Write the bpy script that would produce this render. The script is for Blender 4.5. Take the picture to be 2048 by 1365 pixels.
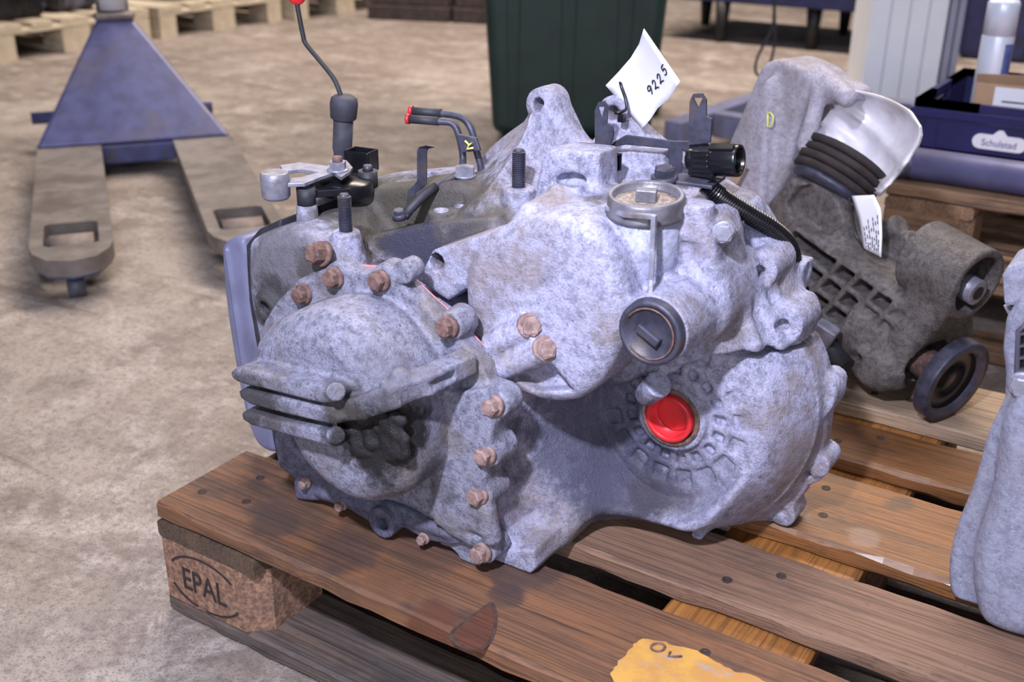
import bpy, bmesh, math, random
import numpy as np
from mathutils import Vector, Matrix, Quaternion, noise as mnoise

random.seed(7)
scene = bpy.context.scene
for o in list(bpy.data.objects):
    bpy.data.objects.remove(o)
COL = scene.collection

# ------------------------------------------------------------------ camera
CAM_P = np.array([0.8739, -0.6522, 0.7830])
YAW, PITCH, ROLL, FPX = -0.5695, 0.4119, 0.0103, 2203.43
_f = np.array([math.sin(YAW)*math.cos(PITCH), math.cos(YAW)*math.cos(PITCH), -math.sin(PITCH)])
_r0 = np.array([math.cos(YAW), -math.sin(YAW), 0.0])
_u0 = np.cross(_r0, _f)
_r = _r0*math.cos(ROLL) + _u0*math.sin(ROLL)
_u = -_r0*math.sin(ROLL) + _u0*math.cos(ROLL)
cam_d = bpy.data.cameras.new('camera')
cam = bpy.data.objects.new('camera', cam_d)
COL.objects.link(cam)
cam.matrix_world = Matrix(((_r[0], _u[0], -_f[0], CAM_P[0]),
                           (_r[1], _u[1], -_f[1], CAM_P[1]),
                           (_r[2], _u[2], -_f[2], CAM_P[2]),
                           (0, 0, 0, 1)))
cam_d.sensor_fit = 'HORIZONTAL'
cam_d.sensor_width = 36.0
cam_d.lens = 36.0*FPX/2048.0
cam_d.clip_start = 0.05
cam_d.clip_end = 60
cam_d.dof.use_dof = True
cam_d.dof.focus_distance = 1.10
cam_d.dof.aperture_fstop = 6.0
scene.camera = cam

# ------------------------------------------------------------------ light
w = bpy.data.worlds.new('hall_light')
scene.world = w
w.use_nodes = True
w.node_tree.nodes['Background'].inputs[0].default_value = (0.93, 0.93, 1.0, 1)
w.node_tree.nodes['Background'].inputs[1].default_value = 0.06

def area(name, loc, target, size, power, color, sy=None):
    d = bpy.data.lights.new(name, 'AREA')
    d.energy = power; d.color = color; d.size = size
    if sy:
        d.shape = 'RECTANGLE'; d.size_y = sy
    o = bpy.data.objects.new(name, d); COL.objects.link(o)
    o.location = loc
    o.rotation_euler = (Vector(target)-Vector(loc)).to_track_quat('-Z', 'Y').to_euler()
    return o
area('flash_unit', (0.62, -0.74, 1.27), (0.36, 0.25, 0.30), 0.06, 7.8, (0.84, 0.86, 1.0)).data.spread = math.radians(95)
area('ceiling_strip_near', (0.1, -0.5, 4.0), (0.1, 0.0, 0), 2.0, 48, (0.92, 0.91, 1.0), 0.5)
area('ceiling_strip_far', (-1.2, 3.6, 4.2), (-1.2, 3.6, 0), 6.0, 440, (1.0, 0.87, 0.73), 0.8)

area('rear_fill', (3.2, -5.5, 2.6), (-1.0, 3.0, 0.2), 4.5, 170, (0.88, 0.92, 1.0), 2.6)  # added fill from behind the camera, brightens upright faces; no door seen there

vs = scene.view_settings
vs.view_transform = 'Standard'
vs.look = 'None'
vs.exposure = 0.22
vs.gamma = 1.0
vs.use_curve_mapping = False

# ------------------------------------------------------------------ pixel helper: a point of the photograph on a stated plane of the place
def ray(px, py):
    return _f + _r*((px-1024)/FPX) - _u*((py-682.5)/FPX)
def at(px, py, Y):
    d = ray(px, py); t = (Y-CAM_P[1])/d[1]
    return CAM_P + t*d
def atz(px, py, Z):
    d = ray(px, py); t = (Z-CAM_P[2])/d[2]
    return CAM_P + t*d
def atp(px, py, p0, n):
    d = ray(px, py); n = np.array(n, float); t = ((np.array(p0)-CAM_P)@n)/(d@n)
    return CAM_P + t*d
def xz(pts, Y):
    return [(lambda p: (p[0], p[2]))(at(a, b, Y)) for a, b in pts]

# ------------------------------------------------------------------ mesh builder
class MB:
    def __init__(s):
        s.v = []; s.f = []; s.sm = []
    def add(s, vs, fs, smooth=False):
        b = len(s.v)
        s.v += [tuple(map(float, p)) for p in vs]
        s.f += [tuple(i+b for i in f) for f in fs]
        s.sm += [smooth]*len(fs)
        return s
    def box(s, lo, hi, M=None):
        (a, b, c), (d, e, g) = lo, hi
        vs = [(a,b,c),(d,b,c),(d,e,c),(a,e,c),(a,b,g),(d,b,g),(d,e,g),(a,e,g)]
        if M is not None: vs = [M @ Vector(p) for p in vs]
        return s.add(vs, [(3,2,1,0),(4,5,6,7),(0,1,5,4),(1,2,6,5),(2,3,7,6),(3,0,4,7)])
    def cyl(s, a, b, r1, r2=None, n=20, caps=True, smooth=True, phase=0):
        a = Vector(a); b = Vector(b); r2 = r1 if r2 is None else r2
        q = (b-a).to_track_quat('Z', 'Y')
        vs = []
        for (c, r) in ((a, r1), (b, r2)):
            for i in range(n):
                t = 2*math.pi*i/n + phase
                vs.append(c + q @ Vector((r*math.cos(t), r*math.sin(t), 0)))
        s.add(vs, [(i, (i+1) % n, n+(i+1) % n, n+i) for i in range(n)], smooth)
        if caps:
            base = len(s.v)-2*n
            s.f += [tuple(base+i for i in reversed(range(n))), tuple(base+n+i for i in range(n))]
            s.sm += [False, False]
        return s
    def lathe(s, a, d, prof, n=32, smooth=True):
        """prof: (distance along d, radius) list, from point a along direction d"""
        a = Vector(a); d = Vector(d).normalized(); q = d.to_track_quat('Z', 'Y')
        vs = []
        for (h, r) in prof:
            for i in range(n):
                t = 2*math.pi*i/n
                vs.append(a + q @ Vector((r*math.cos(t), r*math.sin(t), h)))
        fs = []
        for k in range(len(prof)-1):
            for i in range(n):
                fs.append((k*n+i, k*n+(i+1) % n, (k+1)*n+(i+1) % n, (k+1)*n+i))
        s.add(vs, fs, smooth)
        base = len(s.v)-n*len(prof)
        s.f += [tuple(base+i for i in reversed(range(n))), tuple(base+(len(prof)-1)*n+i for i in range(n))]
        s.sm += [False, False]
        return s
    def tube(s, path, r, n=12, smooth=True, rad=None):
        P = [Vector(p) for p in path]
        m = len(P); vs = []
        t0 = (P[1]-P[0]).normalized()
        up = Vector((0, 0, 1)) if abs(t0.z) < .9 else Vector((1, 0, 0))
        nrm = t0.cross(up).normalized()
        for k in range(m):
            t = (P[min(k+1, m-1)]-P[max(k-1, 0)]).normalized()
            nrm = (nrm - t*nrm.dot(t)).normalized()
            bn = t.cross(nrm)
            rr = rad[k] if rad else r
            for i in range(n):
                a = 2*math.pi*i/n
                vs.append(P[k] + (nrm*math.cos(a)+bn*math.sin(a))*rr)
        fs = [(k*n+i, k*n+(i+1) % n, (k+1)*n+(i+1) % n, (k+1)*n+i) for k in range(m-1) for i in range(n)]
        s.add(vs, fs, smooth)
        base = len(s.v)-n*m
        s.f += [tuple(base+i for i in reversed(range(n))), tuple(base+(m-1)*n+i for i in range(n))]
        s.sm += [False, False]
        return s
    def prism(s, pts, off):
        """closed loop of 3-D points pushed along vector off"""
        n = len(pts); off = Vector(off)
        A = [Vector(p) for p in pts]; B = [p+off for p in A]
        return s.add(A+B, [tuple(range(n)), tuple(reversed(range(n, 2*n)))] +
                     [(i, n+i, n+(i+1) % n, (i+1) % n) for i in range(n)])
    def grid(s, rows, thick=None, smooth=True):
        """rows of points -> sheet, optional thickness vector function"""
        R = len(rows); Cn = len(rows[0])
        A = [Vector(p) for row in rows for p in row]
        fs = [(r*Cn+c, r*Cn+c+1, (r+1)*Cn+c+1, (r+1)*Cn+c) for r in range(R-1) for c in range(Cn-1)]
        if thick is None:
            return s.add(A, fs, smooth)
        T = Vector(thick); n = R*Cn
        B = [p+T for p in A]
        fs2 = [tuple(reversed([i+n for i in f])) for f in fs]
        rim = [c for c in range(Cn)] + [r*Cn+Cn-1 for r in range(1, R)] + [(R-1)*Cn+c for c in range(Cn-2, -1, -1)] + [r*Cn for r in range(R-2, 0, -1)]
        side = [(rim[i], rim[(i+1) % len(rim)], rim[(i+1) % len(rim)]+n, rim[i]+n) for i in range(len(rim))]
        s.add(A+B, fs+fs2, smooth)
        b = len(s.v)-2*n
        s.f += [tuple(reversed([i+b for i in q])) for q in side]; s.sm += [False]*len(side)
        return s

def holed_plate(outer, hole, off):
    """flat plate with one opening: loops of 3-D points, pushed along off"""
    bm = bmesh.new()
    lv = [[bm.verts.new(q) for q in L] for L in (outer, hole)]
    ed = [bm.edges.new((L[i], L[(i+1) % len(L)])) for L in lv for i in range(len(L))]
    bmesh.ops.triangle_fill(bm, use_beauty=True, edges=ed)
    bm.verts.index_update()
    A = [Vector(v.co) for v in bm.verts]; fs = [tuple(v.index for v in f.verts) for f in bm.faces]
    bm.free(); n = len(A); o_ = Vector(off); m = MB()
    side = []
    st = 0
    for L in (outer, hole):
        k = len(L); side += [(st+i, st+(i+1) % k, n+st+(i+1) % k, n+st+i) for i in range(k)]; st += k
    m.add(A+[q+o_ for q in A], fs+[tuple(reversed([i+n for i in f])) for f in fs]+side)
    return m

def link(o, parent=None):
    COL.objects.link(o)
    if parent is not None: o.parent = parent
    return o
def root_off(p):
    v = Vector((0, 0, 0))
    while p is not None:
        v = v + p.location; p = p.parent
    return v
def obj(name, mb, mat, parent=None, bevel=0, local=False, seg=2, fix=True):
    """one mesh object; coordinates in the world unless local"""
    me = bpy.data.meshes.new(name)
    off = Vector((0, 0, 0)) if local or parent is None else root_off(parent)
    me.from_pydata([(a-off.x, b-off.y, c-off.z) for a, b, c in mb.v], [], mb.f)
    me.polygons.foreach_set('use_smooth', mb.sm)
    if fix:
        bm = bmesh.new(); bm.from_mesh(me)
        bmesh.ops.recalc_face_normals(bm, faces=bm.faces)
        bm.to_mesh(me); bm.free()
    me.materials.append(mat)
    o = bpy.data.objects.new(name, me)
    if bevel:
        m = o.modifiers.new('bevel', 'BEVEL'); m.width = bevel; m.segments = seg; m.limit_method = 'ANGLE'; m.angle_limit = math.radians(40)
    return link(o, parent)
def thing(name, label, cat, loc=(0, 0, 0), group=None, rz=0):
    o = bpy.data.objects.new(name, None)
    o.empty_display_size = .05
    COL.objects.link(o); o.location = loc; o.rotation_euler = (0, 0, rz)
    o['label'] = label; o['category'] = cat
    if group: o['group'] = group
    return o
def tag(o, label=None, cat=None, group=None, kind=None):
    if label: o['label'] = label
    if cat: o['category'] = cat
    if group: o['group'] = group
    if kind: o['kind'] = kind
    return o
def dup_tree(src, parent=None):
    c = src.copy(); COL.objects.link(c)
    if parent is not None:
        c.parent = parent
    for ch in list(src.children):
        dup_tree(ch, c)
    return c
def smooth_path(pts, n=8):
    """Catmull-Rom through 3-D points"""
    P = [Vector(p) for p in pts]; out = []
    for i in range(len(P)-1):
        p0 = P[max(i-1, 0)]; p1 = P[i]; p2 = P[i+1]; p3 = P[min(i+2, len(P)-1)]
        for k in range(n):
            t = k/n
            out.append(.5*((2*p1)+(p2-p0)*t+(2*p0-5*p1+4*p2-p3)*t*t+(3*p1-p0-3*p2+p3)*t**3))
    out.append(P[-1]); return out
def chaikin(p, it=2):
    for _ in range(it):
        q = []
        for i in range(len(p)):
            a = p[i]; b = p[(i+1) % len(p)]
            q.append(tuple(.75*x+.25*y for x, y in zip(a, b))); q.append(tuple(.25*x+.75*y for x, y in zip(a, b)))
        p = q
    return p

# ------------------------------------------------------------------ castings: a distance field meshed with surface nets, so bosses and ribs blend as in cast metal
class Field:
    def __init__(s, lo, hi, h):
        s.lo = np.array(lo, float); s.h = h
        s.n = [int(math.ceil((hi[i]-lo[i])/h))+1 for i in range(3)]
        s.ax = [(lo[i]+h*np.arange(s.n[i])).astype(np.float32) for i in range(3)]
        s.F = np.full(s.n, .05, np.float32)
    def _s(s, lo, hi, m):
        sl = []
        for i in range(3):
            a = max(0, int((lo[i]-m-s.lo[i])/s.h)); b = min(s.n[i], int((hi[i]+m-s.lo[i])/s.h)+2)
            sl.append(slice(a, max(b, a+1)))
        return tuple(sl)
    def put(s, fn, lo, hi, k=.004, cut=False, m=.014):
        sl = s._s(lo, hi, m+k)
        X = s.ax[0][sl[0]][:, None, None]; Y = s.ax[1][sl[1]][None, :, None]; Z = s.ax[2][sl[2]][None, None, :]
        d = fn(X, Y, Z).astype(np.float32); A = s.F[sl]
        if d.shape != A.shape: d = np.broadcast_to(d, A.shape)
        if cut:
            d = -d; h = np.maximum(k-np.abs(A-d), 0)/k if k > 0 else 0
            s.F[sl] = np.maximum(A, d) + h*h*k*.25
        else:
            h = np.maximum(k-np.abs(A-d), 0)/k if k > 0 else 0
            s.F[sl] = np.minimum(A, d) - h*h*k*.25
        return s
    def poly(s, pts, y0, y1, r=.003, k=.004, cut=False, taper=None, axis=1, it=1, front=None):
        """outline pts in the two axes other than axis, between y0 and y1 along axis; r rounds the rims, taper(y) draws the outline in"""
        p = np.array(chaikin(pts, it) if it else pts)
        lo2 = p.min(0); hi2 = p.max(0)
        o = [i for i in range(3) if i != axis]
        lo = [0]*3; hi = [0]*3
        lo[o[0]], lo[o[1]], lo[axis] = lo2[0], lo2[1], min(y0, y1); hi[o[0]], hi[o[1]], hi[axis] = hi2[0], hi2[1], max(y0, y1)
        yc = (y0+y1)/2; hy = abs(y1-y0)/2
        def fn(X, Y, Z):
            G = [X, Y, Z]; a = G[o[0]].ravel()[:, None]; b = G[o[1]].ravel()[None, :]
            d = np.full((a.shape[0], b.shape[1]), 1e9); ins = np.zeros(d.shape, bool)
            for i in range(len(p)):
                A = p[i]; B = p[(i+1) % len(p)]; e = B-A; L = e@e+1e-18
                wx = a-A[0]; wy = b-A[1]
                t = np.clip((wx*e[0]+wy*e[1])/L, 0, 1)
                d = np.minimum(d, (wx-e[0]*t)**2+(wy-e[1]*t)**2)
                if A[1] != B[1]:
                    c = ((A[1] > b) != (B[1] > b)) & (a < (B[0]-A[0])*(b-A[1])/(B[1]-A[1])+A[0])
                    ins ^= c
            d = np.sqrt(d); d[ins] *= -1
            d = np.expand_dims(d, axis)
            yy = G[axis]
            dd = d + r
            if taper is not None: dd = dd + taper(yy)
            dy = np.abs(yy-yc)-hy+r
            if front is not None: dy = np.maximum(dy, (front(X, Z)-Y)*.9+r)
            return np.minimum(np.maximum(dd, dy), 0)+np.sqrt(np.maximum(dd, 0)**2+np.maximum(dy, 0)**2)-r
        return s.put(fn, lo, hi, k, cut)
    def cyl(s, a, b, r1, r2=None, k=.004, cut=False, rnd=.001):
        a = np.array(a, float); b = np.array(b, float); r2 = r1 if r2 is None else r2
        R = max(r1, r2); L = np.linalg.norm(b-a); d = (b-a)/L
        def fn(X, Y, Z):
            x = X-a[0]; y = Y-a[1]; z = Z-a[2]
            t = x*d[0]+y*d[1]+z*d[2]
            rr = np.sqrt(np.maximum(x*x+y*y+z*z-t*t, 0))
            q = rr-(r1+(r2-r1)*np.clip(t/L, 0, 1))+rnd; w_ = np.abs(t-L/2)-L/2+rnd
            return np.minimum(np.maximum(q, w_), 0)+np.sqrt(np.maximum(q, 0)**2+np.maximum(w_, 0)**2)-rnd
        return s.put(fn, np.minimum(a, b)-R, np.maximum(a, b)+R, k, cut)
    def cap(s, a, b, r1, r2=None, k=.004, cut=False):
        a = np.array(a, float); b = np.array(b, float); r2 = r1 if r2 is None else r2
        R = max(r1, r2); e = b-a; L2 = e@e
        def fn(X, Y, Z):
            x = X-a[0]; y = Y-a[1]; z = Z-a[2]
            t = np.clip((x*e[0]+y*e[1]+z*e[2])/L2, 0, 1)
            return np.sqrt((x-e[0]*t)**2+(y-e[1]*t)**2+(z-e[2]*t)**2)-(r1+(r2-r1)*t)
        return s.put(fn, np.minimum(a, b)-R, np.maximum(a, b)+R, k, cut)
    def box(s, lo, hi, r=.003, k=.004, cut=False, M=None):
        lo = np.array(lo, float); hi = np.array(hi, float); c = (lo+hi)/2; hs = (hi-lo)/2
        if M is None:
            R = np.eye(3); T = c; ext = hs
        else:
            R = np.array(M.to_3x3()); T = np.array(M @ Vector(c)); ext = np.abs(R)@hs
        def fn(X, Y, Z):
            x = X-T[0]; y = Y-T[1]; z = Z-T[2]
            q = [np.abs(R[0, i]*x+R[1, i]*y+R[2, i]*z)-hs[i]+r for i in range(3)]
            return np.sqrt(sum(np.maximum(v, 0)**2 for v in q))+np.minimum(np.maximum(np.maximum(q[0], q[1]), q[2]), 0)-r
        return s.put(fn, T-ext, T+ext, k, cut)
    def mesh(s, name, mat, parent=None, M=None):
        F = s.F
        F[0] = F[-1] = .05; F[:, 0] = F[:, -1] = .05; F[:, :, 0] = F[:, :, -1] = .05
        n = F.shape
        ins = F < 0
        c = np.zeros((n[0]-1, n[1]-1, n[2]-1), np.int8)
        for i in (0, 1):
            for j in (0, 1):
                for k in (0, 1):
                    c += ins[i:n[0]-1+i, j:n[1]-1+j, k:n[2]-1+k]
        act = (c > 0) & (c < 8)
        idx = np.argwhere(act)
        vid = np.full(act.shape, -1, np.int64); vid[act] = np.arange(len(idx))
        acc = np.zeros((len(idx), 3)); cnt = np.zeros(len(idx))
        I, J, K = idx.T
        cor = [(i, j, k) for i in (0, 1) for j in (0, 1) for k in (0, 1)]
        V = {q: F[I+q[0], J+q[1], K+q[2]] for q in cor}
        for q in cor:
            for ax in range(3):
                if q[ax] == 0:
                    p = list(q); p[ax] = 1; p = tuple(p)
                    a = V[q]; b = V[p]; m = (a < 0) != (b < 0)
                    t = np.where(m, a/np.where(m, a-b, 1), 0)
                    for e in range(3):
                        acc[:, e] += np.where(m, q[e]+(t if e == ax else 0), 0)
                    cnt += m
        pos = s.lo+(idx+acc/cnt[:, None])*s.h
        quads = []
        for ax in range(3):
            a = [slice(None)]*3; b = [slice(None)]*3
            a[ax] = slice(0, n[ax]-1); b[ax] = slice(1, n[ax])
            A = ins[tuple(a)]; B = ins[tuple(b)]
            ch = np.argwhere(A != B)
            if not len(ch): continue
            u, v = (ax+1) % 3, (ax+2) % 3
            ok = (ch[:, u] > 0) & (ch[:, v] > 0) & (ch[:, u] < n[u]-1) & (ch[:, v] < n[v]-1)
            ch = ch[ok]
            fl = A[tuple(ch.T)]
            def g(du, dv):
                t = ch.copy(); t[:, u] -= du; t[:, v] -= dv
                return vid[tuple(t.T)]
            q = np.stack([g(1, 1), g(0, 1), g(0, 0), g(1, 0)], 1)
            q[~fl] = q[~fl][:, ::-1]
            quads.append(q)
        Q = np.concatenate(quads)
        Q = Q[(Q >= 0).all(1)]
        if M is not None:
            Rm = np.array(M.to_3x3()); pos = pos@Rm.T+np.array(M.translation)
        off = root_off(parent) if parent is not None else Vector((0, 0, 0))
        pos = pos-np.array(off)
        me = bpy.data.meshes.new(name)
        me.vertices.add(len(pos)); me.vertices.foreach_set('co', pos.astype(np.float32).ravel())
        me.loops.add(Q.size); me.loops.foreach_set('vertex_index', Q.astype(np.int32).ravel())
        me.polygons.add(len(Q)); me.polygons.foreach_set('loop_start', np.arange(0, Q.size, 4, dtype=np.int32))
        me.polygons.foreach_set('use_smooth', np.ones(len(Q), bool))
        me.update(calc_edges=True); me.validate()
        me.materials.append(mat)
        o = bpy.data.objects.new(name, me)
        return link(o, parent)

# ------------------------------------------------------------------ materials
def lin(c):
    return tuple((x/255/12.92 if x/255 <= .04045 else ((x/255+.055)/1.055)**2.4) for x in c)
class NT:
    def __init__(s, name):
        s.m = bpy.data.materials.new(name); s.m.use_nodes = True
        s.t = s.m.node_tree; s.n = s.t.nodes; s.bsdf = s.n['Principled BSDF']
        s.tc = s.n.new('ShaderNodeTexCoord')
    def lk(s, a, b): s.t.links.new(a, b)
    def set(s, sock, v):
        if hasattr(v, 'is_linked') or isinstance(v, bpy.types.NodeSocket): s.lk(v, sock)
        else: sock.default_value = v
    def vec(s, scale=(1, 1, 1), rot=(0, 0, 0), loc=(0, 0, 0)):
        n = s.n.new('ShaderNodeMapping'); s.lk(s.tc.outputs['Object'], n.inputs[0])
        n.inputs['Scale'].default_value = scale; n.inputs['Rotation'].default_value = rot; n.inputs['Location'].default_value = loc
        return n.outputs[0]
    def noise(s, scale, detail=3, vec=None, rough=.55, dist=0):
        n = s.n.new('ShaderNodeTexNoise'); n.inputs['Scale'].default_value = scale; n.inputs['Detail'].default_value = detail
        n.inputs['Roughness'].default_value = rough; n.inputs['Distortion'].default_value = dist
        s.lk(vec if vec is not None else s.tc.outputs['Object'], n.inputs['Vector'])
        return n.outputs['Fac']
    def voro(s, scale, vec=None, feature='F1'):
        n = s.n.new('ShaderNodeTexVoronoi'); n.inputs['Scale'].default_value = scale; n.feature = feature
        s.lk(vec if vec is not None else s.tc.outputs['Object'], n.inputs['Vector'])
        return n.outputs['Distance']
    def ramp(s, f, lo, hi, a=0., b=1.):
        n = s.n.new('ShaderNodeMapRange'); n.inputs[1].default_value = lo; n.inputs[2].default_value = hi
        n.inputs[3].default_value = a; n.inputs[4].default_value = b; s.lk(f, n.inputs[0]); n.interpolation_type = 'SMOOTHSTEP'
        return n.outputs[0]
    def math(s, op, a, b=0.):
        n = s.n.new('ShaderNodeMath'); n.operation = op; s.set(n.inputs[0], a); s.set(n.inputs[1], b)
        return n.outputs[0]
    def mix(s, f, a, b):
        n = s.n.new('ShaderNodeMix'); n.data_type = 'RGBA'
        s.set(n.inputs[0], f)
        for k, v in ((6, a), (7, b)):
            if isinstance(v, tuple): n.inputs[k].default_value = (*v, 1)
            else: s.lk(v, n.inputs[k])
        return n.outputs[2]
    def dist(s, p):
        n = s.n.new('ShaderNodeVectorMath'); n.operation = 'DISTANCE'
        s.lk(s.tc.outputs['Object'], n.inputs[0]); n.inputs[1].default_value = p
        return n.outputs['Value']
    def bump(s, h, strength=.3, dist=.002):
        n = s.n.new('ShaderNodeBump'); n.inputs['Strength'].default_value = strength; n.inputs['Distance'].default_value = dist
        s.lk(h, n.inputs['Height']); s.lk(n.outputs[0], s.bsdf.inputs['Normal'])
    def out(s, col=None, rough=.6, metal=0., spec=None, coat=0.):
        if col is not None: s.set(s.bsdf.inputs['Base Color'], (*col, 1) if isinstance(col, tuple) else col)
        s.set(s.bsdf.inputs['Roughness'], rough); s.set(s.bsdf.inputs['Metallic'], metal)
        if spec is not None: s.bsdf.inputs['Specular IOR Level'].default_value = spec
        if coat:
            s.set(s.bsdf.inputs['Coat Weight'], coat); s.bsdf.inputs['Coat Roughness'].default_value = .15
        return s.m

def plain(name, rgb, rough=.6, metal=0., var=.15, scale=40, bump=.0, dirt=None, coat=0.):
    s = NT(name); c = lin(rgb)
    f = s.noise(scale, 4)
    col = s.mix(s.ramp(f, .3, .7), tuple(x*(1-var) for x in c), tuple(min(1, x*(1+var)) for x in c))
    if dirt:
        col = s.mix(s.ramp(s.noise(scale*.35, 5), .52, .68, 0, .75), col, lin(dirt))
    if bump: s.bump(s.noise(scale*6, 2), bump, .001)
    return s.out(col, rough, metal, coat=coat)

def cast(name, light, dark, film=(96, 88, 78), film_amt=.35, dark_spots=(), grain=1., metal=.0, rough=.55, off=(0, 0, 0), speck=.5, bumpy=.5):
    """rough cast aluminium: pale mottled skin, brown film, soaked oily and dark bluish patches at given places (world point, radius, strength)"""
    s = NT(name)
    m1 = s.noise(110*grain, 6, rough=.75); m2 = s.noise(420*grain, 2)
    col = s.mix(s.ramp(m1, .34, .60), lin(dark), lin(light))
    col = s.mix(s.ramp(m2, .56, .74, 0, speck), col, lin(tuple(x*.45 for x in dark)))
    col = s.mix(s.ramp(m2, .28, .40, .55, 0), col, lin(tuple(min(255, x*1.18) for x in light)))
    pit = s.voro(95*grain)
    col = s.mix(s.ramp(pit, .10, .2, speck, 0), col, lin(tuple(x*.5 for x in dark)))
    if film_amt:
        col = s.mix(s.ramp(s.noise(11*grain, 6, rough=.65), .47, .66, 0, film_amt), col, lin(film))
    wob = s.noise(42, 5, rough=.7)
    rg = s.ramp(m2, .36, .62, max(.2, rough-.27), min(.9, rough+.2))
    for (p, r, a, rgb) in dark_spots:
        d = s.dist(tuple(p[i]-off[i] for i in range(3)))
        d = s.math('ADD', d, s.math('MULTIPLY', s.math('SUBTRACT', wob, .5), r*1.5))
        k = s.ramp(d, r*.55, r*1.05, a, 0)
        col = s.mix(k, col, lin(rgb))
    s.bump(s.math('ADD', s.noise(460*grain, 3, rough=.7), s.math('MULTIPLY', m1, 1.4)), min(1, bumpy*1.4), .0018)
    return s.out(col, rg, metal, spec=.35)

def wood(name, a, b, c, stain=.5, gloss=.75, coat=0., grain=1., across=False, spots=(), knot=()):
    """sawn pine: a base, b early-wood streak, c dark stain; grain along local x"""
    s = NT(name)
    v = s.vec((1.2, 16, 16)); v2 = s.vec((3, 190*grain, 190*grain)); v3 = s.vec((2.2, 5, 5))
    g1 = s.noise(3.2, 4, v, dist=.6); g2 = s.noise(1.6, 4, v2, rough=.7)
    col = s.mix(s.ramp(g1, .3, .7), lin(a), lin(b))
    col = s.mix(s.ramp(g2, .48, .60, 0, .6), col, lin(tuple(x*.55 for x in a)))
    g3 = s.noise(2.2, 5, s.vec((1.5, 80*grain, 80*grain), loc=(.3, .1, .7)), rough=.75, dist=.4)
    col = s.mix(s.ramp(g3, .55, .66, 0, .65), col, lin(tuple(x*.42 for x in a)))
    col = s.mix(s.ramp(s.noise(95, 3, rough=.8), .62, .74, 0, .4), col, lin(tuple(x*.45 for x in a)))
    col = s.mix(s.ramp(s.noise(2.4, 6, v3, rough=.7), .48, .68, 0, stain), col, lin(c))
    for (p, r, k, rgb) in spots:
        d = s.math('ADD', s.dist(p), s.math('MULTIPLY', s.math('SUBTRACT', s.noise(30, 5), .5), r*1.4))
        col = s.mix(s.ramp(d, r*.5, r, k, 0), col, lin(rgb))
    s.bump(s.math('ADD', g2, s.math('MULTIPLY', s.noise(60, 4), .6)), .55, .0016)
    return s.out(col, gloss, coat=coat)

MAT = {}
def concrete():
    s = NT('worn_concrete')
    n1 = s.noise(1.1, 7, rough=.62); n2 = s.noise(7, 8, rough=.7); n3 = s.noise(90, 4, rough=.7); n4 = s.noise(330, 2)
    col = s.mix(s.ramp(n1, .38, .62), lin((124, 111, 104)), lin((160, 149, 143)))
    col = s.mix(s.ramp(n2, .42, .62, 0, .65), col, lin((108, 96, 92)))
    col = s.mix(s.ramp(s.noise(3.4, 8, rough=.72, dist=.3), .52, .66, 0, .7), col, lin((182, 172, 168)))
    col = s.mix(s.ramp(s.noise(16, 8, rough=.75), .50, .64, 0, .65), col, lin((178, 168, 166)))
    col = s.mix(s.ramp(n3, .47, .66, 0, .55), col, lin((98, 88, 86)))
    col = s.mix(s.ramp(n4, .52, .68, 0, .6), col, lin((88, 79, 78)))
    # scuffed streaks across the walkway
    st = s.noise(2.6, 7, s.vec((1.0, 4.6, 1), rot=(0, 0, -.5)), rough=.7, dist=.6)
    col = s.mix(s.ramp(st, .53, .69, 0, .55), col, lin((98, 84, 76)))
    st2 = s.noise(1.5, 6, s.vec((1.0, 7, 1), rot=(0, 0, -.75), loc=(3, 1, 0)), rough=.65, dist=.5)
    col = s.mix(s.ramp(st2, .57, .68, 0, .6), col, lin((88, 74, 68)))
    s.bump(s.math('ADD', s.math('MULTIPLY', n3, 1.), s.math('MULTIPLY', n2, 1.2)), .5, .004)
    return s.out(col, s.ramp(n2, .3, .7, .55, .8))
MAT['floor'] = concrete()

GB = (0.30, 0.24, 0.144)      # foot of the big gearbox
MAT['rust'] = plain('rusty_steel', (112, 86, 82), .75, .1, .35, 160, .6, dirt=(74, 56, 54))
MAT['rust_pale'] = plain('pale_rust', (140, 116, 114), .75, .1, .3, 180, .6, dirt=(100, 78, 76))
MAT['nail'] = plain('rusty_nail', (58, 46, 44), .7, .2, .3, 300)
MAT['zinc_dark'] = plain('tarnished_alloy', (112, 110, 122), .42, .35, .25, 70, .3, dirt=(84, 76, 74))
MAT['zinc'] = plain('dull_zinc', (140, 140, 158), .45, .35, .2, 90, .25, dirt=(104, 92, 86))
MAT['dark_steel'] = plain('blackened_steel', (66, 66, 84), .5, .3, .3, 80, .2, dirt=(84, 76, 78))
MAT['black_plastic'] = plain('black_plastic', (20, 20, 27), .28, 0, .3, 60)
MAT['black_rubber'] = plain('black_rubber', (44, 44, 54), .6, 0, .25, 60, .2)
MAT['rubber_dusty'] = plain('dusty_rubber', (62, 62, 76), .7, 0, .25, 50, .2)
MAT['red_plastic'] = plain('red_plastic', (202, 42, 50), .35, 0, .08, 60)
MAT['red_film'] = plain('red_cap_film', (198, 56, 68), .3, 0, .25, 200, .3)
MAT['pink'] = plain('pink_sealant', (226, 122, 134), .6, 0, .1, 60)
MAT['paper'] = plain('white_card', (232, 232, 246), .7, 0, .03, 20)
MAT['ink'] = plain('black_ink', (38, 36, 58), .6, 0, .1, 60)
MAT['yellow_paint'] = plain('yellow_paint_pen', (222, 224, 120), .6, 0, .1, 60)
MAT['green'] = plain('dark_green_plastic', (26, 48, 46), .45, 0, .18, 9, dirt=(34, 40, 44))
MAT['tyre'] = plain('tyre_rubber', (38, 36, 42), .75, 0, .2, 40)
MAT['truck_blue'] = plain('worn_blue_grey_paint', (72, 76, 122), .4, .1, .2, 22, .1, dirt=(88, 82, 102))
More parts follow.
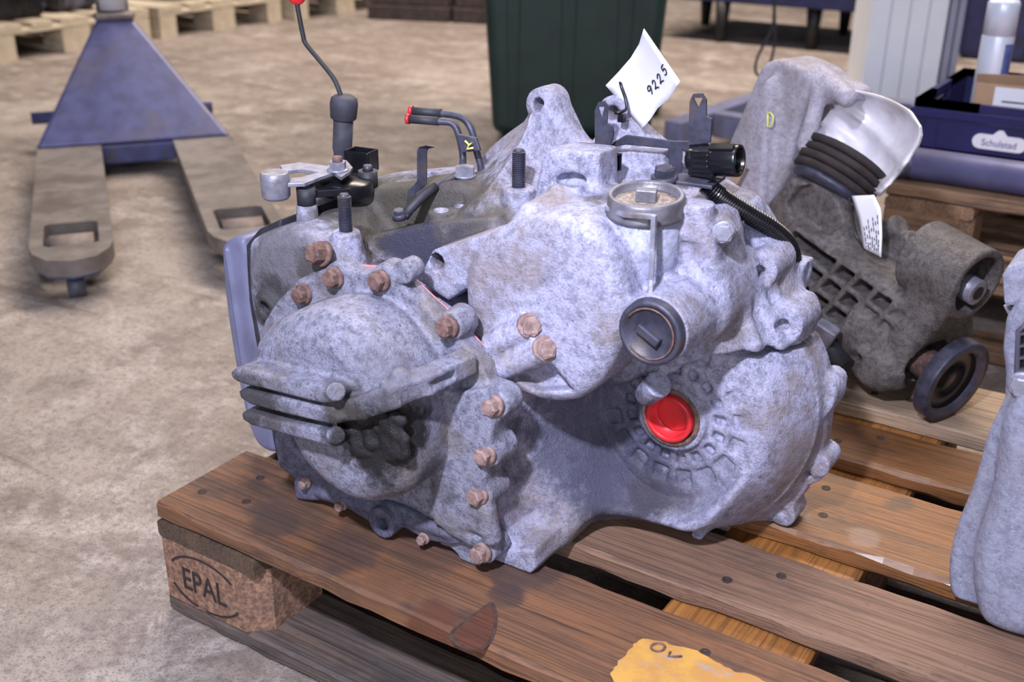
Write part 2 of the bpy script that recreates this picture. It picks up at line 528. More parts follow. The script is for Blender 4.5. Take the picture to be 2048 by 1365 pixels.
MAT['truck_grey'] = plain('scuffed_fork_steel', (112, 104, 102), .5, .1, .25, 18, .2, dirt=(84, 74, 70))
MAT['roller'] = plain('worn_roller', (126, 112, 108), .7, 0, .2, 40)
MAT['frame_grey'] = plain('grey_frame_paint', (118, 120, 152), .5, .1, .15, 20, dirt=(104, 96, 104))
MAT['white_panel'] = plain('white_panel', (238, 242, 255), .45, 0, .03, 8)
MAT['panel_edge'] = plain('grey_panel_edge', (150, 152, 176), .5, .2, .1, 10)
MAT['crate'] = plain('navy_crate_plastic', (30, 30, 86), .4, 0, .2, 14, dirt=(44, 42, 84))
MAT['logo_white'] = plain('printed_white', (228, 226, 240), .6, 0, .03, 30)
MAT['logo_blue'] = plain('printed_navy', (70, 66, 140), .6, 0, .05, 30)
MAT['can_white'] = plain('white_can', (214, 222, 246), .3, .1, .05, 12)
MAT['can_blue'] = plain('printed_blue_band', (92, 108, 172), .35, .1, .2, 60)
MAT['cardboard'] = plain('cardboard', (176, 142, 116), .8, 0, .1, 14)
MAT['roll_blue'] = plain('blue_grey_steel_roll', (92, 92, 132), .45, .2, .25, 10, dirt=(54, 52, 72))
MAT['black_part'] = plain('black_engine_part', (26, 25, 30), .55, .1, .4, 20, .2, dirt=(48, 44, 46))
MAT['grey_part'] = plain('grey_engine_part', (84, 84, 98), .55, .2, .3, 16, .2, dirt=(50, 46, 46))
MAT['orange_plastic'] = plain('orange_plastic', (206, 84, 40), .5, 0, .1, 30)
MAT['lime'] = plain('lime_cap', (206, 214, 60), .5, 0, .1, 30)
MAT['teal'] = plain('green_seal', (40, 150, 120), .4, 0, .1, 60)
MAT['grit'] = plain('gritty_deposit', (150, 136, 130), .9, 0, .4, 300, .9, dirt=(110, 98, 90))
MAT['timber_dark'] = plain('dark_timber', (66, 56, 56), .85, 0, .3, 30, .3, dirt=(40, 36, 40))
MAT['black_blue'] = plain('dark_blue_enamel', (38, 42, 84), .5, .1, .2, 14, dirt=(30, 30, 44))

def chipboard():
    s = NT('pressed_chip_block'); v = s.noise(120, 3, rough=.7); w_ = s.voro(210)
    col = s.mix(s.ramp(v, .35, .65), lin((112, 82, 68)), lin((160, 124, 104)))
    col = s.mix(s.ramp(w_, .25, .6, .5, 0), col, lin((92, 70, 60)))
    col = s.mix(s.ramp(s.noise(9, 5), .5, .7, 0, .5), col, lin((98, 82, 76)))
    s.bump(v, .5, .002)
    return s.out(col, .9)
MAT['w_block'] = chipboard()

# ------------------------------------------------------------------ floor
b = MB(); b.add([(-14, -6, 0), (10, -6, 0), (10, 16, 0), (-14, 16, 0)], [(0, 1, 2, 3)])
tag(obj('floor', b, MAT['floor']), kind='structure')

# ------------------------------------------------------------------ pallets
PB = [(0.0, .136), (.179, .281), (.328, .470), (.512, .611), (.658, .800)]     # depth spans of the five deck boards
def plank(L, Wd, T, seed, jit=.0009, n=40, bev=.004):
    """board along local x from 0, width along y from 0, thickness up from 0; worn uneven edges"""
    rnd = random.Random(seed); m = MB(); rows = []
    for i in range(n+1):
        x = L*i/n; e = [rnd.gauss(0, jit) for _ in range(6)]
        if i in (0, n): x += rnd.gauss(0, .001)
        y0 = e[0]; y1 = Wd+e[1]; bb = bev*(.6+.8*rnd.random())
        rows.append([(x, y0, bb), (x, y0, T-bb+e[2]*.5), (x, y0+bb, T+e[3]*.25), (x, Wd*.33, T+e[4]*.2), (x, Wd*.66, T+e[5]*.2), (x, y1-bb, T+e[3]*.25), (x, y1, T-bb+e[2]*.5), (x, y1, bb), (x, y1-bb, 0), (x, y0+bb, 0)])
    k = 10; vs = [p for r in rows for p in r]
    fs = [(i*k+j, (i+1)*k+j, (i+1)*k+(j+1) % k, i*k+(j+1) % k) for i in range(n) for j in range(k)]
    fs += [tuple(range(k)), tuple(reversed(range(n*k, n*k+k)))]
    return m.add(vs, fs)
def piece(name, mb, mat, parent, loc=(0, 0, 0), rz=0):
    o = obj(name, mb, mat, parent, local=True); o.location = loc; o.rotation_euler = (0, 0, rz); return o

def euro_pallet(root, mats, seed, nails=True, bands=PB):
    """mats: list of 5 deck materials, stringer, block, bottom"""
    for i, (y0, y1) in enumerate(bands):
        bd = piece('deck_board', plank(1.2, y1-y0, .022, seed+i), mats[0][i], root, (0, y0, .122))
        if nails:
            rr = random.Random(seed*3+i)
            for cx in (.06, .60, 1.14):
                for q in ((-.028, .30), (.018, .36), (-.005, .72)) if y1-y0 > .12 else ((-.03, .35), (.016, .66)):
                    nx = cx+q[0]+rr.gauss(0, .004); ny = (y1-y0)*q[1]+rr.gauss(0, .003)
                    nb = MB().lathe((0, 0, 0), (0, 0, 1), [(-.001, .0052), (.0006, .0052), (.0010, .003), (.0004, .001)], 9, False)
                    piece('nail', nb, MAT['nail'], bd, (nx, ny, .022))
    for x0 in (0, .5275, 1.055):
        piece('stringer', plank(.8, .145, .022, seed+11, n=14), mats[1] if 0 < x0 < 1 or len(mats) < 5 else mats[4], root, (x0+.145, 0, .100), math.pi/2)
    for j, y0 in enumerate((0, .3275, .70)):
        for x0 in (0, .5275, 1.055):
            d = .1 if j != 1 else .145
            c = .022
            pts = [(x0+(c if x0 == 0 and 0 else 0), y0, 0)]
            L = .145
            loop = [(c*.15, 0), (L-c, 0), (L, c), (L, d-c*.2), (L-c*.2, d), (c*.2, d), (0, d-c*.2), (0, c*.15)]
            if x0 > 1: loop = [(L-px, py) for px, py in reversed(loop)]
            blk = MB().prism([(px, py, 0) for px, py in loop], (0, 0, .078))
            piece('block', blk, mats[2], root, (x0, y0, .022))
        piece('bottom_board', plank(1.2, d, .022, seed+20+j), mats[3], root, (0, y0, 0))

def bl(px, py, y0=0.): q_ = atz(px, py, .144); return (q_[0], q_[1]-y0, .022)
MAT['w_front'] = wood('oiled_brown_board', (106, 76, 58), (126, 86, 60), (58, 46, 44), .8, .7, spots=[(bl(1010, 1190), .022, .6, (54, 44, 46)), (bl(930, 1240), .022, .5, (52, 42, 42)), (bl(760, 1180), .05, .3, (150, 100, 64)), (bl(540, 1045), .035, .6, (54, 46, 46)), (bl(700, 1090), .05, .5, (56, 48, 50)), ((.14, .06, .022), .05, .45, (70, 56, 52)), ((.30, .09, .022), .06, .5, (58, 48, 50)), ((.40, .115, .022), .05, .6, (52, 44, 48)), ((.375, .0, .015), .035, .8, (88, 50, 34))])
MAT['w_second'] = wood('dry_brown_board', (136, 106, 88), (122, 92, 76), (78, 60, 54), .6, .8, grain=1.3)
MAT['w_wet'] = wood('wet_orange_board', (110, 74, 48), (140, 90, 46), (70, 50, 40), .75, .5, .12, spots=[(bl(1730, 1075, .328), .02, .4, (140, 122, 112)), (bl(1800, 1010, .328), .02, .6, (70, 54, 44)), (bl(1590, 1035, .328), .025, .5, (96, 84, 78))])
MAT['w_wet2'] = wood('wet_orange_board_dark', (124, 80, 42), (104, 66, 38), (56, 40, 32), .65, .5, .12)
MAT['w_pale'] = wood('pale_dry_board', (152, 130, 112), (166, 140, 116), (100, 84, 76), .55, .85)
MAT['w_stringer'] = wood('amber_stringer', (164, 110, 56), (146, 94, 46), (90, 62, 40), .35, .6)
MAT['w_strdark'] = wood('grimy_dark_stringer', (84, 66, 56), (98, 78, 64), (50, 42, 40), .6, .85)
MAT['w_bottom'] = wood('grey_weathered_board', (84, 76, 76), (110, 92, 84), (50, 44, 46), .7, .8)
MAT['w_new'] = wood('fresh_pale_pine', (198, 184, 164), (212, 198, 178), (146, 126, 110), .4, .8)
MAT['w_old'] = wood('aged_brown_pine', (128, 100, 82), (156, 122, 96), (70, 58, 54), .6, .85)

main_pallet = thing('euro_pallet', 'oil-stained brown wooden pallet stamped EPAL under the big gearbox', 'pallet')
euro_pallet(main_pallet, ([MAT['w_front'], MAT['w_second'], MAT['w_wet'], MAT['w_wet2'], MAT['w_pale']], MAT['w_stringer'], MAT['w_block'], MAT['w_bottom'], MAT['w_strdark']), 3)

def text_mb(txt, size, depth=.0006):
    cu = bpy.data.curves.new('t', 'FONT'); cu.body = txt; cu.size = size; cu.extrude = depth
    o = bpy.data.objects.new('t', cu); COL.objects.link(o)
    dg = bpy.context.evaluated_depsgraph_get(); me = o.evaluated_get(dg).to_mesh()
    vs = [tuple(v.co) for v in me.vertices]; fs = [tuple(p.vertices) for p in me.polygons]
    o.evaluated_get(dg).to_mesh_clear(); bpy.data.objects.remove(o); bpy.data.curves.remove(cu)
    return vs, fs
def text_obj(name, txt, size, M, mat, parent, sx=1., depth=.0005):
    vs, fs = text_mb(txt, size, depth)
    xs = [v[0] for v in vs]; c = (max(xs)+min(xs))/2
    ys = [v[1] for v in vs]; cy = (max(ys)+min(ys))/2
    m = MB().add([M @ Vector(((v[0]-c)*sx, v[1]-cy, v[2])) for v in vs], fs)
    return obj(name, m, mat, parent)
# EPAL stamp on the near corner block
blk0 = [o for o in main_pallet.children if o.name.startswith('block')][0]
MAT['stamp'] = plain('burnt_stamp_ink', (46, 36, 38), .85, 0, .3, 200)
Mst = Matrix(((1, 0, 0, .064), (0, 0, 1, -.0006), (0, 1, 0, .058), (0, 0, 0, 1)))
Mst = Matrix.Translation((.064, -.0006, .058)) @ Matrix.Rotation(math.pi/2, 4, 'X')
text_obj('stamp_lettering', 'EPAL', .040, Mst, MAT['stamp'], blk0, .78)
ov = MB()
for a0, a1 in ((38, 152), (205, 255), (268, 335)):
    n = 16; inn = []; out = []
    for i in range(n+1):
        t = math.radians(a0+(a1-a0)*i/n)
        for L, k in ((out, 1.0), (inn, .94)):
            L.append((.064+.056*k*math.cos(t), 0, .058+.034*k*math.sin(t)*1.0))
    loop = out+inn[::-1]
    ov.prism([(x, -.0002, z) for x, y, z in loop], (0, -.0008, 0))
obj('stamp_ring', ov, MAT['stamp'], blk0)

# the big knot in the front board
MAT['knot'] = wood('red_brown_knot', (98, 58, 42), (84, 48, 36), (54, 36, 32), .8, .6)
MAT['knot_ring'] = plain('charred_knot_rim', (68, 50, 44), .8, 0, .4, 120, .4)
kn = [(984, 1207), (993, 1242), (982, 1288), (952, 1311), (912, 1289), (900, 1269), (936, 1242), (966, 1219)]
kc = (955, 1262)
bd_front = [o for o in main_pallet.children if o.name.startswith('deck_board')][0]
rim_ = chaikin([tuple(atz(kc[0]+(a-kc[0])*1.13, min(kc[1]+(c-kc[1])*1.1, 1308+(a-952)*.1), .1434)) for a, c in kn], 2)
kr = obj('knot', MB().prism(rim_, (0, 0, .0011)), MAT['knot_ring'], bd_front)
obj('knot_core', MB().prism(chaikin([tuple(atz(kc[0]+(a-kc[0])*.93, kc[1]+(c-kc[1])*.93, .1437)) for a, c in kn], 2), (0, 0, .0013)), MAT['knot'], kr)

# ------------------------------------------------------------------ the big gearbox
gear = thing('gearbox', 'large grey cast aluminium gearbox with red plug standing on the brown pallet', 'gearbox', GB)
BROWN = (92, 78, 66); OIL = (30, 28, 32)
def P3(px, py, Y): return tuple(at(px, py, Y))
YS, YF = .115, .350
MAT['cast_house'] = cast('cast_aluminium_housing', (164, 164, 194), (120, 120, 142), (122, 106, 92), .6, off=GB, speck=.35, dark_spots=[
    (P3(870, 420, .22), .10, .9, (74, 68, 60)), (P3(750, 420, .24), .10, .9, (78, 73, 66)), (P3(830, 510, .19), .055, .92, (62, 62, 82)), (P3(940, 480, .19), .04, .8, (72, 70, 80)), (P3(990, 440, .2), .03, .7, (84, 78, 74)), (P3(1190, 430, .19), .024, .8, (62, 56, 54)),
    (P3(590, 560, .12), .085, .8, (92, 90, 94)), (P3(560, 620, .12), .05, .85, (54, 52, 56)), (P3(640, 540, .12), .03, .8, (70, 66, 66)), (P3(1430, 490, .22), .018, .7, (88, 78, 72)), (P3(1200, 880, .2), .10, .85, (70, 70, 92)), (P3(1250, 960, .24), .07, .8, (64, 64, 84)), (P3(1330, 1010, .25), .045, .8, (62, 58, 68)), (P3(1400, 960, .25), .05, .5, (92, 92, 112)), (P3(930, 640, .115), .03, .5, (112, 100, 90)), (P3(1100, 420, .18), .03, .6, (120, 104, 88))])  # includes dark bluish patches on the lower wall and left part of the dish
MAT['cast_cover'] = cast('cast_aluminium_cover', (136, 136, 158), (94, 94, 112), (100, 90, 80), .6, off=GB, speck=.45, dark_spots=[
    (P3(725, 855, .008), .042, .97, OIL), (P3(795, 870, .010), .046, .97, OIL), (P3(760, 900, .012), .04, .97, OIL), (P3(770, 930, .03), .030, .9, OIL), (P3(860, 950, .05), .022, .7, (58, 54, 56)), (P3(700, 835, -.005), .02, .75, (56, 52, 52)), (P3(790, 815, -.005), .022, .6, (70, 64, 60)), (P3(860, 1000, .06), .03, .6, (70, 66, 68)), (P3(600, 830, .0), .02, .6, (70, 66, 68)), (P3(510, 800, .0), .042, .9, (56, 54, 58)), (P3(560, 840, .0), .02, .7, (66, 62, 64)), (P3(500, 750, .01), .022, .6, (76, 72, 74)), (P3(690, 800, .0), .03, .6, (74, 70, 70)), (P3(900, 560, .11), .02, .4, (110, 100, 90)), (P3(880, 620, .10), .03, .5, (112, 102, 92)), (P3(790, 730, .02), .045, .6, (92, 90, 104)), (P3(960, 720, .09), .03, .5, (118, 106, 94))])
MAT['cast_dark'] = cast('grimy_dark_casting', (104, 104, 132), (74, 74, 92), (74, 68, 68), .5, speck=.3)
MAT['pan_paint'] = plain('blue_grey_pan_paint', (112, 114, 146), .5, .1, .12, 26, .15, dirt=(84, 80, 96))

# --- housing and case, one casting
A = Field((-.01, .10, .1443), (.68, .385, .60), .0021)
O = xz([(930, 420), (955, 370), (985, 303), (1030, 264), (1077, 232), (1077, 196), (1098, 174), (1122, 180), (1140, 215), (1168, 275), (1195, 290), (1222, 245), (1222, 212), (1246, 200), (1266, 222), (1318, 275), (1400, 330), (1470, 372), (1515, 405), (1570, 478), (1577, 520), (1568, 570), (1604, 600), (1619, 622), (1613, 648), (1626, 682), (1648, 740), (1658, 800), (1655, 890), (1640, 940), (1608, 985), (1570, 1026), (1500, 1046), (1400, 1020), (1200, 960), (1030, 880), (930, 700)], .350)
A.poly(O, .330, .358, r=.003, k=.004, it=1)
# bell cone, drawn in towards the front
A.poly(O, .205, .345, r=.012, k=.012, it=2, taper=lambda y: np.maximum(.345-y, 0)*.42)
# round dish around the output bore
cx, cz = at(1345, 832, .24)[[0, 2]]
def rad_d(X, Z):
    dz = Z-cz
    return np.sqrt((X-cx)**2+(np.where(dz < 0, dz*.875, dz))**2)
zled = at(1450, 708, .25)[2]
def dish(X, Y, Z):
    R = rad_d(X, Z)
    face = .243 + .060*np.clip((R-.078)/.045, 0, 1)**2
    d_ = np.maximum(np.maximum(R-.1245, face-Y), Y-.35)*.8
    return np.maximum(d_, Z-zled)
A.put(dish, (cx-.15, .22, cz-.15), (cx+.16, .36, cz+.15), .010)
# lower case wall towards the foot
G1 = xz([(930, 700), (1010, 770), (1050, 800), (1030, 870), (1010, 930), (1008, 1010), (1012, 1080), (1075, 1098), (1078, 1136), (1058, 1142), (1000, 1110), (900, 1060), (800, 1000), (700, 900)], .118)
A.poly(G1, .115, .30, r=.004, k=.022, it=1)
G2 = xz([(960, 830), (1150, 815), (1230, 860), (1230, 1010), (1150, 1060), (1075, 1100), (1000, 1090)], .17)
A.poly(G2, .165, .30, r=.010, k=.03, it=1)
G3 = xz([(1110, 830), (1300, 800), (1350, 950), (1345, 1040), (1250, 1038), (1150, 1052)], .235)
A.poly(G3, .235, .31, r=.008, k=.02, it=1)
# open the dish in front of the bore
def clear(X, Y, Z):
    R = rad_d(X, Z)
    return np.maximum(R-(.082+np.maximum(.243-Y, 0)*.45), Y-(.243+.060*np.clip((R-.078)/.045, 0, 1)**2))*.85
A.put(clear, (cx-.14, .10, cz-.14), (cx+.14, .26, cz+.14), .012, cut=True)
# front bulge of the case (round, flat faced)
F1 = xz([(928, 600), (935, 530), (965, 478), (1010, 448), (1065, 428), (1120, 425), (1180, 445), (1225, 500), (1250, 560), (1258, 640), (1240, 700), (1205, 765), (1165, 800), (1120, 808), (1060, 798), (1000, 765), (950, 690)], .135)
A.poly(F1, .128, .26, r=.016, k=.010, it=2)
# shoulder of the case carrying the canister and the side plug
F2 = xz([(1180, 500), (1290, 528), (1390, 545), (1425, 560), (1440, 640), (1425, 690), (1340, 742), (1330, 765), (1300, 775), (1255, 772), (1200, 800), (1150, 780)], .18)
A.poly(F2, .200, .29, r=.010, k=.006, it=2)
S0, S1, S2 = at(1425, 640, .219), at(1606, 640, .312), at(1461, 438, .282)
Sn = np.cross(S1-S0, S2-S0); Sn = Sn/Sn[1]
def slant(px, py, d=0.): return atp(px, py, S0+np.array([0, d, 0]), Sn)
SP = [slant(a, c_) for a, c_ in ((1320, 745), (1350, 640), (1400, 470), (1440, 400), (1500, 410), (1560, 480), (1580, 560), (1600, 610), (1612, 680), (1500, 702), (1420, 716))]
A.poly([(q_[0], q_[2]) for q_ in SP], .17, .345, r=.003, k=.003, it=0, front=lambda X, Z: S0[1]-Sn[0]*(X-S0[0])-Sn[2]*(Z-S0[2]))
# left case behind the cover
L1 = xz([(497, 492), (508, 474), (560, 452), (606, 452), (640, 500), (676, 545), (760, 565), (830, 600), (900, 650), (940, 700), (960, 800), (930, 980), (800, 1000), (640, 960), (570, 880), (540, 760), (510, 640)], .128)
A.poly(L1, .122, .335, r=.012, k=.008, it=1)
A.poly(xz([(505, 500), (560, 470), (630, 468), (665, 500), (660, 560), (620, 600), (560, 640), (520, 650), (505, 590)], .12), .112, .18, r=.012, k=.012, it=2)
# raised rear deck behind the pocket, up to the bell
D1 = xz([(640, 395), (700, 372), (800, 362), (900, 355), (960, 350), (1010, 390), (1080, 400), (1080, 520), (640, 520)], .27)
A.poly(D1, .235, .345, r=.008, k=.010, it=1)
# pocket wall
A.poly(xz([(722, 520), (742, 472), (870, 446), (988, 436), (1010, 470), (960, 560), (800, 590), (730, 570)], .195), .19, .22, r=.003, k=.006, it=0)
A.poly(xz([(840, 560), (868, 500), (965, 470), (1000, 468), (960, 560), (900, 600)], .145), .140, .19, r=.004, k=.006, it=0)
p = at(872, 525, .140); A.cyl((p[0], .13, p[2]), (p[0], .165, p[2]), .0085, cut=True, k=.001)
# tube boss at the left
p = at(502, 642, .085); A.cyl((p[0], .105, p[2]+.006), (p[0]+.01, .20, p[2]+.02), .0165, .02, k=.008); A.cyl((p[0], .095, p[2]+.006), (p[0], .14, p[2]+.008), .0085, cut=True, k=.001)
# stud bosses
s1 = at(692, 462, .135); A.cyl((s1[0], s1[1], s1[2]-.075), s1, .030, .0135, k=.010)
s2 = at(1037, 374, .235); A.cyl((s2[0], s2[1], s2[2]-.05), s2, .019, .0165, k=.006)
# tapped bosses on the deck
bosses = [(882, 421, .21, .013), (921, 413, .23, .0105), (971, 423, .22, .0105), (830, 362, .29, .030), (1392, 405, .21, .0165)]
for (a, c, Y, r) in bosses:
    p = at(a, c, Y); A.cyl((p[0], p[1], p[2]-.03), p, r*1.05, r, k=.004)
    if r < .02 and a < 1300: A.cyl((p[0], p[1], p[2]-.012), (p[0], p[1], p[2]+.01), r*.5, cut=True, k=.001)
p = at(830, 355, .29); A.cyl((p[0], p[1], p[2]-.007), (p[0], p[1], p[2]+.01), .024, cut=True, k=.002)
# upright lug with an arch
T1 = xz([(1066, 440), (1072, 380), (1088, 310), (1100, 298), (1195, 303), (1203, 312), (1200, 440)], .225)
A.poly(T1, .220, .262, r=.006, k=.010, it=1)
T2 = xz([(1104, 430), (1108, 372), (1162, 372), (1168, 430)], .205)
A.poly(T2, .198, .235, r=.004, k=.006, it=0)
p = at(1143, 366, .21); A.cyl((p[0], p[1], p[2]-.02), (p[0], p[1], p[2]+.01), .005, cut=True, k=.001)
A.poly(xz([(1108, 372), (1115, 350), (1145, 345), (1172, 352), (1176, 378)], .222), .20, .232, cut=True, r=.004, k=.003, it=1)
# web ridge from lug down the bulge
A.cap(P3(1060, 432, .16), P3(1120, 400, .20), .012, k=.012)
A.poly(xz([(1232, 300), (1330, 302), (1334, 368), (1290, 372), (1238, 345)], .300), .298, .34, r=.003, k=.004, it=0)
# canister seat
c0 = at(1292, 405, .188); ax = Vector((.02, -.10, 1)).normalized()
cb = Vector(c0)-ax*.062
A.cyl(cb-ax*.03, Vector(c0)-ax*.006, .0315, .0322, k=.004)
# box of the case right of the canister
A.poly(xz([(1352, 470), (1400, 420), (1432, 470), (1440, 560), (1360, 570)], .205), .198, .27, r=.006, k=.010, it=1)
# side boss for the plug
pc = at(1300, 667, .132); A.cyl((pc[0], .140, pc[2]), (pc[0]+.004, .27, pc[2]+.004), .0315, .034, k=.008)
# level screw boss
p = at(1448, 467, .215); A.cyl(p, p+np.array([-.02, .03, 0]), .012, k=.004)
# long ribs over the cone
for a, c_, r in (((1446, 530), (1512, 688), .006), ((1482, 520), (1562, 686), .0065), ((1540, 570), (1592, 672), .006)):
    A.cap(slant(*a, .001), slant(*c_, .001), r, k=.010)
# bosses around the flange
ears = [(1461, 438, slant(1461, 438, -.008)[1], .0125), (1517, 540, slant(1517, 540, -.010)[1], .0175), (1566, 650, slant(1566, 650, -.010)[1], .0185), (1634, 797, .322, .0165), (1622, 942, .330, .013), (1566, 1024, .325, .0115)]
for (a, c_, Y, r) in ears:
    p = at(a, c_, Y); A.cyl(p, (p[0], min(.356, Y+.05), p[2]), r, r*1.1, k=.008)
    A.cyl((p[0], Y-.01, p[2]), (p[0], Y+.010, p[2]), .0056, cut=True, k=.001)
p = slant(1500, 478); A.cyl((p[0], p[1]-.01, p[2]), (p[0], p[1]+.02, p[2]), .0125, cut=True, k=.002)
# eye holes in the top ears
for (a, c_) in ((1098, 203), (1243, 219)):
    p = at(a, c_, .345); A.cyl((p[0], .325, p[2]), (p[0], .36, p[2]), .0165, k=.006); A.cyl((p[0], .30, p[2]), (p[0], .38, p[2]), .0072, cut=True, k=.001)
p = at(1590, 770, .34)
for (a, c_) in ((1601, 617), (1658, 768), (1646, 916), (1578, 1016)):
    p = at(a, c_, .345); A.cyl((p[0], .326, p[2]), (p[0], .366, p[2]), .0125, k=.006)
# lug with a bore at the right flange
p = at(1588, 548, .35); A.box((p[0]-.012, .345, p[2]-.018), (p[0]+.010, .378, p[2]+.012), r=.003)
p = at(1601, 545, .35); A.cyl((p[0]+.01, .362, p[2]), (p[0]-.012, .362, p[2]), .0065, cut=True, k=.001)
# hub, pockets round the bore
A.cyl((cx, .236, cz), (cx, .28, cz), .036, .041, k=.006)
A.cyl((cx, .20, cz), (cx, .262, cz), .0265, cut=True, k=.001)
for i in range(17):
    t = 2*math.pi*(i+.35)/17
    M = Matrix.Translation((cx, 0, cz)) @ Matrix.Rotation(-t, 4, 'Y')
    A.box((.0425, .238, -.0048), (.0535, .2505, .0048), r=.0012, k=.0015, cut=True, M=M)
    if i % 17 not in (5, 6, 7, 8):
        A.box((.0605, .236, -.0082), (.077, .2475, .0082), r=.002, k=.0025, cut=True, M=M)
# pad cast on the dish
p = at(1528, 893, .262); A.box((p[0]-.007, .252, p[2]-.013), (p[0]+.007, .29, p[2]+.013), r=.001, k=.002)
# arched relief under the dish
# lug beside the bore
A.cyl(P3(1318, 768, .19), P3(1290, 792, .205), .013, .011, k=.004)
A.box((.355, .158, .1435), (.36, .2, .146), r=.001, k=.001)
# wedge recess under the two long bosses
A.poly(xz([(1025, 758), (1092, 722), (1142, 785), (1060, 786)], .125), .10, .145, cut=True, r=.003, k=.003, it=0)
# long bolt bosses
lb = [((980, 693), (1062, 651)), ((996, 738), (1092, 696))]
for (a, c_) in lb:
    A.cyl(P3(*a, .122), P3(*c_, .128), .0125, .0135, k=.006)
    A.poly(xz([(a[0]-10, a[1]+20), (a[0], a[1]-20), (c_[0]-10, c_[1]-16), (c_[0]-5, c_[1]+20)], .13), .125, .16, r=.002, k=.006, it=0)
# feet
A.poly(xz([(996, 1090), (1076, 1094), (1080, 1130), (1068, 1142), (1054, 1144), (998, 1116)], .118), .110, .17, r=.002, k=.004, it=0)
p = at(1415, 1070, .285); A.cyl((p[0], .255, .150), (p[0], .34, .150), .006, k=.01)
A.mesh('housing', MAT['cast_house'], gear)

# --- rear cover
B = Field((.07, -.035, .1443), (.44, .125, .475), .0018)
FL = xz([(545, 705), (548, 645), (575, 598), (606, 566), (650, 536), (694, 522), (730, 534), (762, 536), (796, 521), (822, 552), (902, 626), (952, 676), (986, 716), (1002, 755), (1018, 800), (1014, 860), (992, 926), (992, 1001), (996, 1062), (984, 1118), (955, 1124), (930, 1080), (900, 1072), (880, 1040), (860, 1000), (700, 960), (600, 840)], .112)
B.poly(FL, .092, .1145, r=.003, k=.003, it=1)
BU = [(lambda q_: (q_[0], q_[2]))(at(a, c_, Y)) for a, c_, Y in ((566, 722, .06), (577, 672, .075), (598, 634, .085), (640, 598, .09), (704, 578, .09), (763, 583, .09), (814, 620, .088), (858, 680, .085), (884, 750, .080), (892, 830, .075), (888, 890, .07), (876, 936, .062), (843, 968, .05), (803, 990, .044), (752, 999, .04), (703, 987, .036), (650, 952, .033), (612, 908, .033), (594, 860, .035), (575, 790, .045))]
B.poly(BU, .012, .105, r=.030, k=.008, it=2)
# lower skirt plate between bulge and flange
B.poly(xz([(884, 860), (900, 780), (985, 770), (1000, 840), (985, 930), (975, 1060), (880, 1040)], .09), .078, .11, r=.004, k=.004, it=0)
B.poly(xz([(800, 985), (890, 930), (884, 1035), (860, 1030)], .085), .080, .11, r=.003, k=.006, it=0)
B.cap(P3(897, 870, .082), P3(882, 1030, .088), .005, k=.003)
# cooling ribs at the left
B.poly(xz([(478, 732), (500, 728), (560, 742), (640, 760), (682, 770), (692, 785), (682, 798), (660, 800), (560, 774), (496, 760), (479, 748)], .0), -.012, .075, r=.004, k=.004, it=1)
B.poly(xz([(487, 768), (560, 786), (655, 808), (702, 826), (690, 845), (640, 835), (560, 816), (497, 798)], -.0), -.010, .075, r=.004, k=.004, it=1)
B.poly(xz([(494, 812), (570, 834), (650, 850), (686, 860), (694, 876), (680, 890), (650, 880), (560, 857), (500, 840)], .0), -.010, .075, r=.004, k=.004, it=1)
for a in ((672, 784), (672, 872)): B.cyl(P3(*a, -.014), P3(*a, .03), .0085, k=.004)
# the long rib climbing to the flange
rp = [Vector(at(*q_)) for q_ in ((650, 827, -.004), (720, 820, -.005), (785, 798, .000), (865, 771, .032), (950, 730, .083))]
for i in range(4):
    a_, b_ = rp[i], rp[i+1]; d_ = (b_-a_).normalized(); yv = Vector((-d_.y, d_.x, 0)).normalized(); zv = d_.cross(yv)
    Mx = Matrix(((d_.x, yv.x, zv.x, a_.x), (d_.y, yv.y, zv.y, a_.y), (d_.z, yv.z, zv.z, a_.z), (0, 0, 0, 1)))
    B.box((-.004, 0, -.0105), ((b_-a_).length+.004, .022, .0095), r=.003, k=.003, M=Mx)
p = at(872, 770, .034); B.cyl((p[0], .01, p[2]), (p[0], .06, p[2]), .0042, cut=True, k=.001)
B.cap(P3(800, 758, .016), P3(806, 765, .02), .010, k=.006)
# rough caked patch
rg = random.Random(5)
for i in range(46):
    p = at(700+rg.random()*115, 838+rg.random()*75, .012); B.cap(p, p+np.array([rg.gauss(0, .004), .0, rg.gauss(0, .004)]), .0018+rg.random()*.003, k=.004)
bolts = [(555, 665, .088), (606, 588, .088), (669, 556, .088), (760, 562, .086), (896, 655, .086), (987, 812, .086), (971, 910, .080), (956, 990, .080), (963, 1106, .084)]
for (a, c_, Y) in bolts:
    p = at(a, c_, Y); B.cyl((p[0], Y+.003, p[2]), (p[0], .113, p[2]), .0135, .0155, k=.006)
p = at(926, 1062, .085); B.cap((p[0]-.015, .09, p[2]), (p[0]+.01, .09, p[2]-.004), .011, k=.006)
B.cap(P3(975, 1020, .086), P3(985, 1075, .088), .009, k=.006)
p = at(806, 545, .092); B.cyl((p[0], .09, p[2]), (p[0], .112, p[2]), .011, k=.006)
B.mesh('rear_cover', MAT['cast_cover'], gear)

